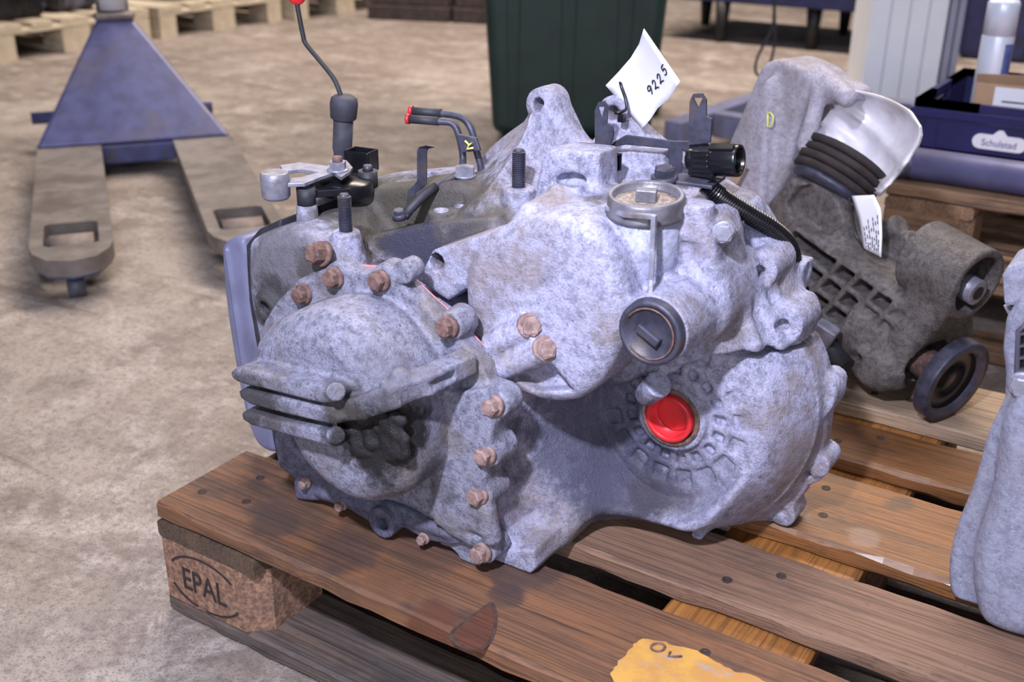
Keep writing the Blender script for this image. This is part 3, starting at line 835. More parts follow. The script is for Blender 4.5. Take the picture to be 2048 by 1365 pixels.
# --- lower dark casting
Cc = Field((.0, .07, .1443), (.40, .34, .30), .0024)
Cc.poly(xz([(556, 800), (585, 900), (650, 955), (720, 995), (800, 1015), (880, 1055), (935, 1085), (905, 1094), (850, 1083), (806, 1058), (740, 1048), (690, 1018), (640, 1003), (596, 998), (590, 960), (556, 935), (546, 880)], .086), .086, .30, r=.004, k=.003, it=0)
Cc.poly(xz([(590, 958), (625, 962), (640, 1000), (596, 998)], .09), .086, .13, r=.003, k=.003, it=0)
p = at(772, 1040, .085); rr = .0170; pz = max(p[2], .1445+rr); Cc.cyl((p[0], .076, pz), (p[0]+.002, .15, pz), rr, k=.003); Cc.cyl((p[0], .06, pz), (p[0], .13, pz), .0085, cut=True, k=.001)
Cc.cap(P3(640, 985, .088), P3(900, 1068, .088), .006, k=.003)
Cc.mesh('lower_case', MAT['cast_dark'], gear)

# --- oil pan at the far left and its dark rail
Dd = Field((-.04, .12, .146), (.08, .36, .43), .0024)
Dd.poly(xz([(446, 505), (449, 486), (470, 472), (498, 476), (506, 600), (528, 720), (553, 880), (558, 905), (540, 904), (515, 886), (497, 838), (476, 745), (455, 610)], .145), .14, .345, r=.008, k=.003, it=1)
Dd.cap(P3(452, 500, .138), P3(500, 830, .138), .002, k=.004)
Dd.mesh('oil_pan', MAT['pan_paint'], gear)
Ee = Field((-.02, .12, .146), (.09, .36, .45), .0024)
Ee.poly(xz([(494, 490), (520, 458), (580, 430), (600, 428), (600, 450), (520, 480), (506, 500), (520, 640), (545, 740), (575, 880), (600, 990), (575, 985), (552, 900), (520, 720), (500, 600)], .135), .132, .34, r=.002, k=.003, it=0)
Ee.mesh('pan_rail', MAT['black_rubber'], gear)

# --- bolts
def hex_bolt(px, py, Y, d=(-.06, -1, .05), r=.0098, h=.010, mat='rust', name='bolt', washer=True, parent=gear):
    p = Vector(at(px, py, Y)) if not isinstance(px, Vector) else px
    d = Vector(d).normalized(); m = MB()
    if washer: m.lathe(p, d, [(-.004, r*1.22), (.0012, r*1.22), (.002, r*1.05)], 20)
    m.cyl(p+d*.001, p+d*(h*.86), r, r, 6, smooth=False, phase=rg.random())
    m.cyl(p+d*(h*.86), p+d*h, r*.95, r*.8, 6, smooth=False)
    return obj(name, m, MAT[mat], parent)
for i, (a, c_, Y) in enumerate(bolts):
    hex_bolt(a, c_, Y, (-.1+.05*rg.random(), -1, .05), .0086 if i else .008, mat='rust' if i < 5 else 'rust_pale')
for (a, c_) in lb:
    q0 = Vector(at(*a, .122)); q1 = Vector(at(*c_, .126)); hex_bolt(q1+(q1-q0).normalized()*.001+Vector((0, -.003, 0)), 0, 0, (.75, -.55, .35), .0098, .006, 'rust_pale')
hex_bolt(643, 508, .104, (-.15, -1, .3), .0105, .014, 'rust')
hex_bolt(1329, 355, .235, (0, -.1, 1), .010, .010, 'dark_steel')
for (a, c_, Y) in ((612, 966, .083), (684, 1010, .084), (848, 1077, .086)): hex_bolt(a, c_, Y, (0, -1, 0), .0052, .008, 'rust_pale')
hex_bolt(1447, 465, .208, (.45, -1, .1), .0085, .007, 'zinc')

# --- studs with threads
for p in (s1, s2):
    m = MB(); p = Vector(p); prof = [(-.004, .0064)]; L = .036
    n = 19
    for i in range(n):
        z = i*L/n; prof += [(z, .0054), (z+L/n*.25, .0068), (z+L/n*.5, .0068), (z+L/n*.75, .0054)]
    prof += [(L, .0055), (L+.002, .0040)]
    obj('stud', m.lathe(p, (0, 0, 1), prof, 16, smooth=False), MAT['dark_steel'], gear)
for (a, c_, Y, r) in bosses[:3]:
    p = at(a, c_, Y); obj('thread_insert', MB().lathe(p, (0, 0, 1), [(-.010, r*.52), (.0008, r*.62), (.0008, r*.45), (-.010, r*.40)], 18), MAT['zinc'], gear)

# --- output bore: rusty seat and red plug
m = MB().lathe((cx, .262, cz), (0, -1, 0), [(0, .0330), (.020, .0320), (.028, .0305), (.0285, .0262), (.004, .0255)], 40)
obj('bore_seat', m, MAT['rust'], gear)
m = MB().lathe((cx, .262, cz), (0, -1, 0), [(0, .0245), (.0315, .0245), (.0325, .0238), (.0325, .0205), (.0315, .0198), (.018, .0180)], 40)
pl = obj('red_plug', m, MAT['red_plastic'], gear)
obj('plug_film', MB().lathe((cx, .262, cz), (0, -1, 0), [(.012, .0185), (.0182, .0183), (.0170, .010), (.0164, .001)], 32), MAT['red_film'], pl)

# --- side plug
pcv = Vector((pc[0], .132, pc[2]))
sp = obj('side_plug', MB().lathe(pcv+Vector((0, .02, 0)), (0, -1, 0), [(0, .0285), (.008, .0285), (.012, .030), (.020, .0295), (.0225, .0280), (.0225, .0245), (.0205, .0240), (.0205, .001)], 40), MAT['dark_steel'], gear)
obj('plug_ridge', MB().box((-.012, -.006, -.0042), (.012, .006, .0042), Matrix.Translation(pcv+Vector((0, -.001, 0))) @ Matrix.Rotation(.5, 4, 'Y')), MAT['dark_steel'], sp, .0015)
obj('retaining_wire', MB().tube([pcv+Vector((.0228*math.cos(t), -.0025, .0228*math.sin(t))) for t in [math.radians(150-k*10) for k in range(30)]], .0009, 6), MAT['rust'], sp)

# --- canister with cap and clip
c0v = Vector(c0)
cn = obj('canister', MB().lathe(cb-ax*.004, ax, [(0, .024), (.006, .0318), (.022, .0322), (.056, .0322)], 44), MAT['zinc'], gear)
MAT['cast_can'] = cast('canister_alloy', (166, 168, 196), (132, 134, 158), (104, 98, 96), .4, off=GB, speck=.25, bumpy=.25, rough=.42)
cn.data.materials[0] = MAT['cast_can']
cap_ = obj('canister_cap', MB().lathe(c0v-ax*.010, ax, [(0, .0325), (.001, .0352), (.004, .0352), (.006, .0338), (.016, .0338), (.0185, .0325), (.0185, .0295), (.0165, .0285), (.010, .0275)], 48), MAT['zinc_dark'], gear)
obj('cap_sediment', MB().lathe(c0v-ax*.002, ax, [(0, .0278), (.0035, .0278), (.0045, .018), (.0035, .008), (.0045, .001)], 36), MAT['grit'], cap_)
obj('cap_lug', MB().box((-.009, -.006, 0), (.009, .006, .011), Matrix.Translation(c0v+ax*.001) @ Matrix.Rotation(.35, 4, 'Z')), MAT['zinc_dark'], cap_, .001)
q = lambda a, c_, Y: Vector(at(a, c_, Y))
cl = MB()
for path in ([q(1216, 418, .171), q(1217, 470, .170), q(1222, 520, .166)], [q(1214, 416, .169), q(1250, 430, .153), q(1306, 434, .151)], [q(1308, 432, .151), q(1306, 500, .151), q(1302, 560, .150), q(1300, 592, .146)]):
    for i in range(len(path)-1):
        a, c_ = path[i], path[i+1]; d = (c_-a).normalized(); qq = d.to_track_quat('Z', 'Y'); L = (c_-a).length
        cl.box((-.0022, -.0022, -.001), (.0022, .0022, L+.001), Matrix.Translation(a) @ qq.to_matrix().to_4x4())
obj('canister_clip', cl, MAT['zinc'], gear, .0008)

# --- sealant lines
def line(name, pts, Y, r=.0011, mat='pink'):
    return obj(name, MB().tube(smooth_path([P3(a, c_, Y) for a, c_ in pts], 5), r, 6), MAT[mat], gear)
line('sealant', [(716, 532), (736, 534), (760, 535)], .1148, .0020)
line('sealant', [(824, 554), (850, 578), (880, 606), (902, 625)], .1148, .0014)
line('sealant', [(944, 668), (966, 692), (986, 716), (1003, 757)], .1148, .0014)
line('sealant', [(993, 960), (993, 1001), (997, 1060)], .1148, .0014)
line('sealant', [(1606, 668), (1625, 700), (1636, 735), (1648, 755)], .3605, .0012)
line('sealant', [(1657, 820), (1655, 860), (1648, 905)], .3605, .0015)
line('sealant', [(1620, 972), (1603, 992), (1594, 1006)], .3605, .0015)

# --- selector lever and switch
zl = at(690, 345, .215)[2]
def hp(pts, z): return [tuple(atz(a, c_, z)) for a, c_ in pts]
sw = MB()
p = Vector(atz(690, 366, zl-.012)); sw.lathe(p-Vector((0, 0, .010)), (0, 0, 1), [(0, .030), (.010, .030), (.013, .027), (.015, .012)], 30)
ps = [Vector(atz(612, 386, zl-.010)), Vector(atz(736, 352, zl-.008))]
sw.prism([tuple(v) for v in hp([(606, 372), (690, 345), (745, 340), (750, 358), (700, 392), (612, 398)], zl-.018)], (0, 0, .008))
sel = obj('selector_switch', sw, MAT['black_plastic'], gear, .001)
for i, v in enumerate(ps):
    obj('switch_collar', MB().cyl(v-Vector((0, 0, .012)), v+Vector((0, 0, .006)), .0098 if i == 0 else .0105, n=22), MAT['black_rubber'], sel)
    obj('switch_screw', MB().cyl(v+Vector((0, 0, .006)), v+Vector((0, 0, .012)), .006, .0045, 14), MAT['dark_steel'], sel)
    obj('switch_post', MB().lathe(v-Vector((0, 0, .05)), (0, 0, 1), [(0, .015), (.02, .012), (.038, .0105)], 20), MAT['cast_house'], gear)
lev = obj('selector_lever', MB().prism(hp([(560, 338), (600, 332), (655, 339), (668, 324), (694, 328), (706, 342), (700, 350), (682, 362), (668, 352), (640, 362), (610, 374), (548, 376), (545, 368), (600, 362), (640, 352), (600, 346), (566, 350)], zl), (0, 0, .0042)), MAT['zinc'], gear, .0008)
e0 = Vector(atz(551, 372, zl)); obj('lever_eye', MB().lathe(e0-Vector((0, 0, .013)), (0, 0, 1), [(0, .0125), (.003, .0145), (.020, .0150), (.0265, .0145), (.0275, .0135)], 26), MAT['zinc'], lev)
e1 = Vector(atz(676, 342, zl+.004))
obj('lever_nut', MB().lathe(e1, (0, 0, 1), [(0, .0115), (.002, .0115), (.0025, .009)], 20).cyl(e1+Vector((0, 0, .0025)), e1+Vector((0, 0, .010)), .0092, n=6, smooth=False), MAT['zinc'], lev)
obj('lever_stud', MB().cyl(e1+Vector((0, 0, .009)), e1+Vector((0, 0, .0155)), .0055, .005, 14), MAT['rust'], lev)

# --- dipstick tube
d0 = Vector(at(683, 340, .30)); d1 = Vector(at(687, 232, .30)); dv = (d1-d0).normalized(); Ld = (d1-d0).length
tb = obj('filler_tube', MB().lathe(d0-dv*.02, dv, [(0, .0098), (Ld*.62, .0098), (Ld*.72, .0114), (Ld+.02, .0114)], 24), MAT['rubber_dusty'], gear)
obj('tube_cap', MB().lathe(d1-dv*.004, dv, [(0, .0125), (.002, .0150), (.018, .0160), (.024, .0150), (.027, .0115), (.0275, .003)], 28), MAT['rubber_dusty'], tb)
dst = obj('dipstick', MB().tube(smooth_path([P3(a, c_, .30) for a, c_ in ((684, 205), (681, 190), (668, 158), (640, 122), (612, 88), (606, 70), (598, 30), (594, 6))], 4), .0027, 8), MAT['black_rubber'], tb)
g0 = Vector(at(594, 6, .30)); obj('dipstick_grip', MB().tube([g0+Vector((.011*math.cos(t), 0, .012+.011*math.sin(t))) for t in [2*math.pi*k/20 for k in range(21)]], .0036, 8), MAT['red_plastic'], dst)

# --- open square connector on the deck
def shell(mb, lo, hi, t, M):
    (a, b_, c_), (d, e, g) = lo, hi
    mb.box((a, b_, c_), (d, b_+t, g), M); mb.box((a, e-t, c_), (d, e, g), M); mb.box((a, b_+t, c_), (a+t, e-t, g), M); mb.box((d-t, b_+t, c_), (d, e-t, g), M); mb.box((a+t, b_+t, c_), (d-t, e-t, c_+.004), M)
    return mb
p = Vector(at(724, 345, .275)); M = Matrix.Translation(p) @ Matrix.Rotation(.15, 4, 'Z')
cs = obj('deck_connector', shell(MB(), (-.0155, -.012, .002), (.0155, .012, .026), .002, M).box((-.013, -.010, -.03), (.013, .010, .006), M), MAT['black_plastic'], gear, .0012)
for i in (-1, 0, 1): obj('connector_pin', MB().box((i*.006-.0008, -.001, .006), (i*.006+.0008, .001, .018), M), MAT['zinc'], cs)

# --- strap bracket
p = lambda a, c_, Y=.235: Vector(at(a, c_, Y))
def ribbon(pts, wv, tv):
    m = MB(); rows = [[q_-Vector(wv), q_+Vector(wv)] for q_ in pts]
    return m.grid(rows, tv, smooth=False)
sb = ribbon([p(862, 293, .228), p(846, 297), p(843, 304), p(843, 365), p(834, 375), p(824, 384), p(822, 400), p(820, 418)], (.0062, .0, .0), (0, .002, .0005))
sbo = obj('strap_bracket', sb, MAT['dark_steel'], gear, .0006)
# --- two cooler pipes
pa = smooth_path([P3(*q_) for q_ in ((822, 222, .275), (880, 227, .285), (922, 235, .29), (942, 258, .29), (952, 298, .29), (962, 340, .29), (950, 362, .29), (936, 374, .285))], 7)
pb = smooth_path([P3(*q_) for q_ in ((816, 238, .262), (875, 243, .272), (905, 248, .278), (918, 272, .278), (926, 318, .278), (918, 345, .262), (886, 366, .245), (850, 388, .222), (822, 415, .205), (812, 432, .200))], 7)
for pth, nm in ((pa, 'cooler_pipe'), (pb, 'cooler_pipe')):
    po = obj(nm, MB().tube(pth, .0037, 12), MAT['dark_steel'], gear)
    d = (pth[1]-pth[0]).normalized()
    obj('pipe_sleeve', MB().tube([pth[0], pth[0]+d*.016, pth[0]+d*.034], .0046, 12), MAT['black_rubber'], po)
    obj('pipe_cap', MB().lathe(pth[0]+d*.002, -d, [(0, .0056), (.003, .0056), (.004, .005), (.004, .0028), (.001, .0026)], 16), MAT['red_plastic'], po)
obj('pipe_boot', MB().tube([P3(872, 374, .236), P3(848, 390, .221), P3(820, 418, .204), P3(808, 434, .200)], .0052, 12), MAT['black_rubber'], gear)
cp = obj('pipe_clip', MB().prism([P3(*q_) for q_ in ((913, 268, .268), (951, 276, .272), (960, 302, .272), (922, 306, .268))], (0, .004, 0)), MAT['dark_steel'], gear, .001)
obj('paint_mark', MB().tube([P3(*q_, .266) for q_ in ((930, 282), (938, 290), (946, 284), (938, 290), (934, 298), (946, 296))], .0012, 6), MAT['yellow_paint'], cp)
bj = Vector(at(930, 380, .262)); obj('banjo_bolt', MB().cyl(bj+Vector((0, 0, .016)), bj+Vector((0, 0, .025)), .0108, n=6, smooth=False).lathe(bj+Vector((0, 0, .014)), (0, 0, 1), [(0, .0112), (.0025, .0112)], 20), MAT['zinc'], gear)
obj('banjo_collar', MB().lathe(bj-Vector((0, 0, .006)), (0, 0, 1), [(0, .0100), (.012, .0112), (.018, .0105), (.020, .009)], 22), MAT['black_plastic'], gear)
hex_bolt(799, 430, .198, (0, -.2, 1), .0065, .006, 'dark_steel', 'clamp_screw')
obj('deck_socket', MB().box((-.006, -.005, -.006), (.006, .005, .008), Matrix.Translation(at(996, 384, .255))), MAT['black_plastic'], gear, .001)

# --- harness bracket: black folded sheet with two slotted tabs
def plate(pts, Y, t=.0024, mb=None, Yend=None):
    mb = mb or MB(); return mb.prism([P3(a, c_, Y) for a, c_ in pts], (0, t, 0))
YB = .285
rail = MB(); plate([(1216, 296), (1228, 284), (1252, 270), (1345, 282), (1412, 284), (1424, 296), (1404, 304), (1364, 300), (1362, 352), (1338, 352), (1336, 298), (1252, 290)], YB, mb=rail)
hb = obj('harness_bracket', rail, MAT['dark_steel'], gear, .0008)
t1 = holed_plate([P3(a, c_, YB-.012) for a, c_ in ((1190, 300), (1189, 222), (1196, 205), (1208, 202), (1215, 212), (1213, 246), (1224, 252), (1227, 268), (1220, 292), (1206, 301))], [P3(a, c_, YB-.012) for a, c_ in ((1195, 214), (1203, 238), (1209, 214))], (0, .0024, 0))
obj('slotted_tab', t1, MAT['dark_steel'], hb)
t2 = holed_plate([P3(a, c_, YB-.006) for a, c_ in ((1376, 290), (1379, 204), (1386, 188), (1404, 187), (1412, 200), (1412, 232), (1423, 238), (1420, 286))], [P3(a, c_, YB-.006) for a, c_ in ((1386, 196), (1396, 217), (1405, 196))], (0, .0024, 0))
obj('slotted_tab', t2, MAT['dark_steel'], hb)
zs = at(1400, 360, .25)[2]
obj('bracket_shelf', MB().prism(hp([(1343, 357), (1352, 348), (1400, 338), (1452, 351), (1424, 372), (1350, 362)], zs), (0, 0, -.0035)), MAT['dark_steel'], hb, .0008)
zs2 = at(1170, 296, .262)[2]
obj('bracket_shelf', MB().prism(hp([(1130, 297), (1160, 284), (1212, 288), (1196, 303)], zs2), (0, 0, -.003)), MAT['dark_steel'], hb, .0008)
# small open connector under the left shelf
M = Matrix.Translation(at(1214, 322, .262)) @ Matrix.Rotation(-.25, 4, 'Z') @ Matrix.Rotation(math.pi/2, 4, 'Y')
c1 = obj('small_connector', shell(MB(), (-.0085, -.008, -.006), (.0085, .008, .012), .0016, M).box((-.010, -.009, -.018), (.010, .009, -.005), M), MAT['black_plastic'], hb, .0008)
# round connector on the shelf
c2a = Vector(at(1374, 318, .262)); c2b = Vector(at(1480, 322, .262)); dx = (c2b-c2a).normalized(); Lc = (c2b-c2a).length
Mq = Matrix.Translation(c2a) @ dx.to_track_quat('Z', 'Y').to_matrix().to_4x4()
m = MB().lathe(c2a, dx, [(0, .006), (.002, .0098), (.008, .0098), (.009, .008)], 20)
m.box((-.0115, -.010, .008), (.0105, .010, Lc*.56), Mq)
for i in range(3): m.box((-.0125, -.006+i*.005, .010), (.012, -.003+i*.005, Lc*.5), Mq)
m.lathe(c2a+dx*Lc*.5, dx, [(0, .010), (.001, .0142), (Lc*.46, .0146), (Lc*.5, .0142), (Lc*.5, .0118), (Lc*.2, .0112)], 28)
c2 = obj('round_connector', m, MAT['black_plastic'], hb, .0006)
obj('connector_seal', MB().lathe(c2a+dx*Lc*.72, dx, [(0, .0110), (.006, .0110), (.006, .0096), (0, .0096)], 24), MAT['teal'], c2)
obj('connector_latch', MB().box((-.004, .0128, Lc*.5), (.004, .0165, Lc*.95), Mq @ Matrix.Rotation(.5, 4, 'Z')), MAT['black_plastic'], c2, .0008)
obj('connector_foot', MB().box((-.012, -.006, 0), (.012, .006, .008), Matrix.Translation(at(1405, 352, .258))), MAT['black_plastic'], c2, .001)
# corrugated conduit
pth = smooth_path([P3(*q_) for q_ in ((1412, 368, .250), (1430, 386, .252), (1462, 408, .268), (1502, 432, .292), (1542, 456, .318), (1570, 480, .338), (1582, 505, .35), (1586, 530, .362))], 32)
rad = [.0076+.0014*(1 if i % 4 < 2 else -1) for i in range(len(pth))]
obj('corrugated_conduit', MB().tube(pth, .007, 14, rad=rad), MAT['black_plastic'], gear)

# ------------------------------------------------------------------ white card tag on the ear
Lp = [(1211, 171), (1236, 145), (1261, 116), (1278, 88), (1287.5, 57)]
Rp = [(1285, 256), (1300, 240), (1315, 217), (1338, 198), (1360, 163)]
def lerp_list(L, t):
    t = t*(len(L)-1); i = min(int(t), len(L)-2); f_ = t-i
    return tuple(L[i][k]*(1-f_)+L[i+1][k]*f_ for k in (0, 1))
def tagpt(s_, t_):
    a, b_ = lerp_list(Lp, t_), lerp_list(Rp, t_)
    return Vector(at(a[0]*(1-s_)+b_[0]*s_, a[1]*(1-s_)+b_[1]*s_, .318-.030*t_*t_+.012*math.sin(math.pi*s_)*(1-t_)))
rt_ = thing('paper_tag', 'white curled card tag handwritten with numbers, tied to the gearbox ear', 'tag', tuple(at(1243, 219, .33)))
m = MB().grid([[tagpt(i/8, j/12) for i in range(9)] for j in range(13)], (0, .0006, 0)); obj('card', m, MAT['paper'], rt_)
ink = MB()
glyphs = [[(.9, .65), (.6, .95), (.2, .8), (.15, .5), (.5, .45), (.85, .7), (.7, .3), (.45, -.05)], [(.1, .75), (.4, 1.0), (.7, .8), (.5, .4), (.15, .1), (.5, .12), (.85, -.05)], [(.1, .75), (.4, 1.0), (.7, .8), (.5, .4), (.15, .1), (.5, .12), (.85, -.05)], [(.85, .95), (.35, .95), (.3, .6), (.6, .62), (.75, .35), (.5, .05), (.2, .15)]]
tagn = Vector((0, -.0007, 0))
for gi, gl in enumerate(glyphs):
    # writing runs along the free upper edge of the card
    ink.tube(smooth_path([tagpt(.74-.15*gy, .50+.12*(gi+gx*.85)) + tagn for gx, gy in [(g_[0]*.9, g_[1]) for g_ in gl]], 4), .0007, 5)
obj('handwritten_number', ink, MAT['ink'], rt_)
e = Vector(at(1243, 219, .33)); h1 = tagpt(.18, .10)
tie = smooth_path([h1+Vector((0, .004, .012)), h1+Vector((.006, -.003, .004)), h1+Vector((.012, -.004, -.008)), e+Vector((.012, -.014, .004)), e+Vector((.004, -.02, .0)), e+Vector((0, .0, -.001)), e+Vector((.0, .02, 0))], 6)
obj('cable_tie', MB().tube(tie, .0016, 8).box((-.003, -.003, -.004), (.003, .003, .004), Matrix.Translation(e+Vector((.010, -.018, -.004)))), MAT['black_plastic'], rt_)

# ------------------------------------------------------------------ worn yellow sticker on the front deck board
bd0 = [o for o in main_pallet.children if o.name.startswith('deck_board')][0]
s = NT('torn_yellow_label'); f_ = s.noise(26, 6, rough=.7)
col = s.mix(s.ramp(f_, .35, .6), lin((196, 150, 72)), lin((178, 130, 72)))
col = s.mix(s.ramp(s.noise(34, 6, s.vec((1, 2, 1)), rough=.75), .55, .66, 0, .85), col, lin((152, 144, 146)))
MAT['sticker'] = s.out(col, .7)
rg2 = random.Random(11)
edge = [(1222, 1348), (1238, 1325), (1262, 1296), (1284, 1278), (1300, 1280), (1340, 1290), (1392, 1304), (1430, 1325), (1468, 1345), (1510, 1352), (1530, 1366), (1500, 1420), (1330, 1440), (1250, 1420)]
loop = []
for i in range(len(edge)):
    a, c_ = edge[i], edge[(i+1) % len(edge)]
    for k in range(4): loop.append((a[0]+(c_[0]-a[0])*k/4+rg2.gauss(0, 1.6), a[1]+(c_[1]-a[1])*k/4+rg2.gauss(0, 1.6)))
stk = obj('torn_sticker', MB().prism([tuple(atz(a, c_, .1452)) for a, c_ in loop], (0, 0, .0006)), MAT['sticker'], bd0)
lt = MB(); z = .1461
ring = [(1316+14*math.cos(t), 1296+8*math.sin(t)) for t in [2*math.pi*k/14 for k in range(15)]]
lt.tube([tuple(atz(a, c_, z)) for a, c_ in ring], .0013, 5)
lt.tube([tuple(atz(a, c_, z)) for a, c_ in ((1341, 1305), (1337, 1314), (1350, 1315), (1364, 1314))], .0012, 5)
obj('sticker_print', lt, MAT['rust'], stk)

# ------------------------------------------------------------------ dark transfer unit lying behind the gearbox
p0 = atz(1905, 762, .2)
ua = Vector((-.884, .414, .169)).normalized(); na = Vector((-ua.y, ua.x, 0)).normalized(); na = -na if na.y > 0 else na; wa = na.cross(ua); wa = -wa if wa.z < 0 else wa
MT = Matrix(((ua.x, na.x, wa.x, p0[0]), (ua.y, na.y, wa.y, p0[1]), (ua.z, na.z, wa.z, p0[2]), (0, 0, 0, 1)))
MTi = MT.inverted()
def tw(px, py, v=0.):
    return Vector(atp(px, py, np.array(p0)+np.array(na)*v, np.array(na)))
def tl(px, py, v=0.):
    return MTi @ tw(px, py, v)
def uw(pts, v): return [(lambda q_: (q_.x, q_.z))(tl(a, c_, v)) for a, c_ in pts]
TR = tuple(atz(1750, 790, .144))
trans = thing('transfer_gearbox', 'dark ribbed transfer gearbox with tall grey bracket arm and round flange behind the big gearbox', 'gearbox', (TR[0], TR[1], .144))
MAT['cast_trans'] = cast('oily_dark_alloy', (104, 98, 99), (72, 67, 69), (62, 55, 52), .55, speck=.35, rough=.5, off=trans.location)
MAT['cast_arm'] = cast('grey_alloy_arm', (176, 172, 190), (150, 145, 160), (124, 112, 106), .4, speck=.25, off=trans.location)
MAT['pocket_black'] = MAT['black_part']
T_ = Field((-.11, -.13, -.12), (.50, .10, .36), .0026)
T_.poly(uw([(1560, 470), (1610, 430), (1690, 505), (1760, 545), (1820, 600), (1836, 680), (1815, 780), (1775, 775), (1690, 735), (1600, 670), (1540, 580)], .03), -.09, .045, r=.014, k=.006, it=1)
T_.poly(uw([(1690, 700), (1760, 690), (1790, 740), (1780, 790), (1720, 770)], .05), 0, .06, r=.012, k=.010, it=1)
# upper link block
T_.poly(uw([(1530, 440), (1600, 360), (1615, 345), (1690, 392), (1700, 430), (1712, 470), (1740, 500), (1720, 545), (1620, 520), (1540, 470)], .0), -.06, .03, r=.008, k=.010, it=1)
T_.poly(uw([(1560, 420), (1612, 358), (1672, 396), (1690, 440), (1650, 480)], .03), .015, .05, cut=True, r=.006, k=.004, it=1)
# pockets between the ribs
e1 = np.array((37., 27.)); e2 = np.array((-26., 27.)); g0_ = np.array((1680., 524.))
for i in range(-2, 4):
    for j in range(0, 4):
        o_ = g0_+e1*i+e2*j
        if i == -2: continue
        a0 = .12; a1 = .86
        c4 = [o_+e1*a0+e2*a0, o_+e1*a1+e2*a0, o_+e1*a1+e2*a1, o_+e1*a0+e2*a1]
        if i == -1: c4 = [o_-e1*1.4+e2*a0, o_+e1*a1+e2*a0, o_+e1*a1+e2*a1, o_-e1*1.4+e2*a1]
        T_.poly(uw([tuple(q_) for q_ in c4],   .045), .010, .07, cut=True, r=.001, k=.002, it=0)
# neck towards the eye
T_.poly(uw([(1790, 650), (1830, 560), (1880, 500), (1960, 560), (1900, 640), (1850, 700), (1800, 720)], .02), -.03, .04, r=.012, k=.012, it=1)
eb = tl(1955, 572, .0); T_.cyl(eb+Vector((.0, 0, .0)), eb+Vector((.085, 0, .0)), .046, k=.006); T_.cyl(eb+Vector((-.02, 0, 0)), eb+Vector((.06, 0, .0)), .036, cut=True, k=.002)
# nose round the shaft
T_.cyl((.072, 0, 0), (.14, 0, 0.01), .046, .055, k=.010); T_.cyl((.02, 0, 0), (.11, 0, 0), .037, cut=True, k=.002)
for q_ in ((1800, 450), (1832, 482)): 
    b_ = tl(*q_, -.04); T_.cyl(b_+Vector((.03, 0, -.04)), b_, .018, .016, k=.006)
T_.mesh('casing', MAT['cast_trans'], trans, MT)
hub = obj('rubber_bush', MB().lathe(MT @ (eb+Vector((.026, 0, 0))), ua, [(0, .035), (.004, .0355), (.034, .0355)], 32), MAT['black_rubber'], trans)
obj('bush_sleeve', MB().lathe(MT @ (eb+Vector((-.004, 0, -.008))), ua, [(0, .0135), (0, .016), (.03, .016)], 24), MAT['zinc'], hub)
obj('bush_bore', MB().lathe(MT @ (eb+Vector((-.0046, 0, -.008))), ua, [(0, .0085), (.03, .0085)], 20), MAT['black_part'], hub)
obj('output_shaft', MB().lathe(MT @ Vector((0.012, 0, 0)), ua, [(0, .023), (.012, .023), (.014, .0205), (.11, .0205)], 28), MAT['rust'], trans)
fl = obj('output_flange', MB().lathe(MT @ Vector((.012, 0, 0)), -ua, [(0, .054), (.001, .0555), (.017, .0555), (.019, .0555), (.019, .044), (.012, .040), (.006, .034), (.008, .018), (.010, .001)], 44), MAT['dark_steel'], trans)
obj('flange_face', MB().lathe(MT @ Vector((.012, 0, 0)), -ua, [(.004, .0405), (.0125, .0402), (.0075, .033), (.0085, .019), (.0105, .0185), (.0105, .001)], 36), MAT['black_plastic'], fl)
# breather and plug stub
a_ = tw(1836, 490, -.03); obj('breather', MB().cyl(a_, a_+Vector((.012, 0, .022)), .006, .005, 14), MAT['zinc'], trans)
a_ = tw(1640, 680, .08); c_ = tw(1690, 738, .08); obj('drain_stub', MB().cyl(a_, c_, .014, .015, 22), MAT['black_rubber'], trans)
obj('stub_cover', MB().box((-.016, -.012, -.014), (.014, .012, .016), Matrix.Translation(tw(1648, 672, .085)) @ Matrix.Rotation(.4, 4, 'Y')), MAT['zinc'], trans, .003)

# bracket arm
Ar = Field((.02, -.13, -.06), (.50, .06, .46), .0026)
Ar.poly(uw([(1440, 380), (1478, 285), (1505, 225), (1538, 145), (1550, 124), (1576, 114), (1600, 120), (1636, 136), (1664, 160), (1690, 172), (1706, 186), (1698, 206), (1680, 208), (1660, 198), (1640, 210), (1622, 240), (1610, 290), (1600, 340), (1575, 390), (1545, 440), (1530, 480), (1440, 450)], -.03), -.075, -.005, r=.010, k=.004, it=1)
Ar.poly(uw([(1440, 390), (1478, 288), (1540, 150), (1556, 170), (1548, 260), (1536, 380), (1530, 460), (1440, 450)], .0), -.04, .012, r=.008, k=.012, it=1)
Ar.cap(MTi @ tw(1640, 150, -.03), MTi @ tw(1694, 195, -.005), .016, .013, k=.010)
Ar.cap(MTi @ tw(1640, 185, -.01), MTi @ tw(1612, 290, -.0), .010, .012, k=.010)
arm = Ar.mesh('bracket_arm', MAT['cast_arm'], trans, MT)
obj('paint_mark', MB().tube([tw(*q_, .0145) for q_ in ((1536, 226), (1535, 254), (1542, 252), (1546, 244), (1546, 232), (1541, 226), (1535, 227))], .0012, 6), MAT['yellow_paint'], arm)
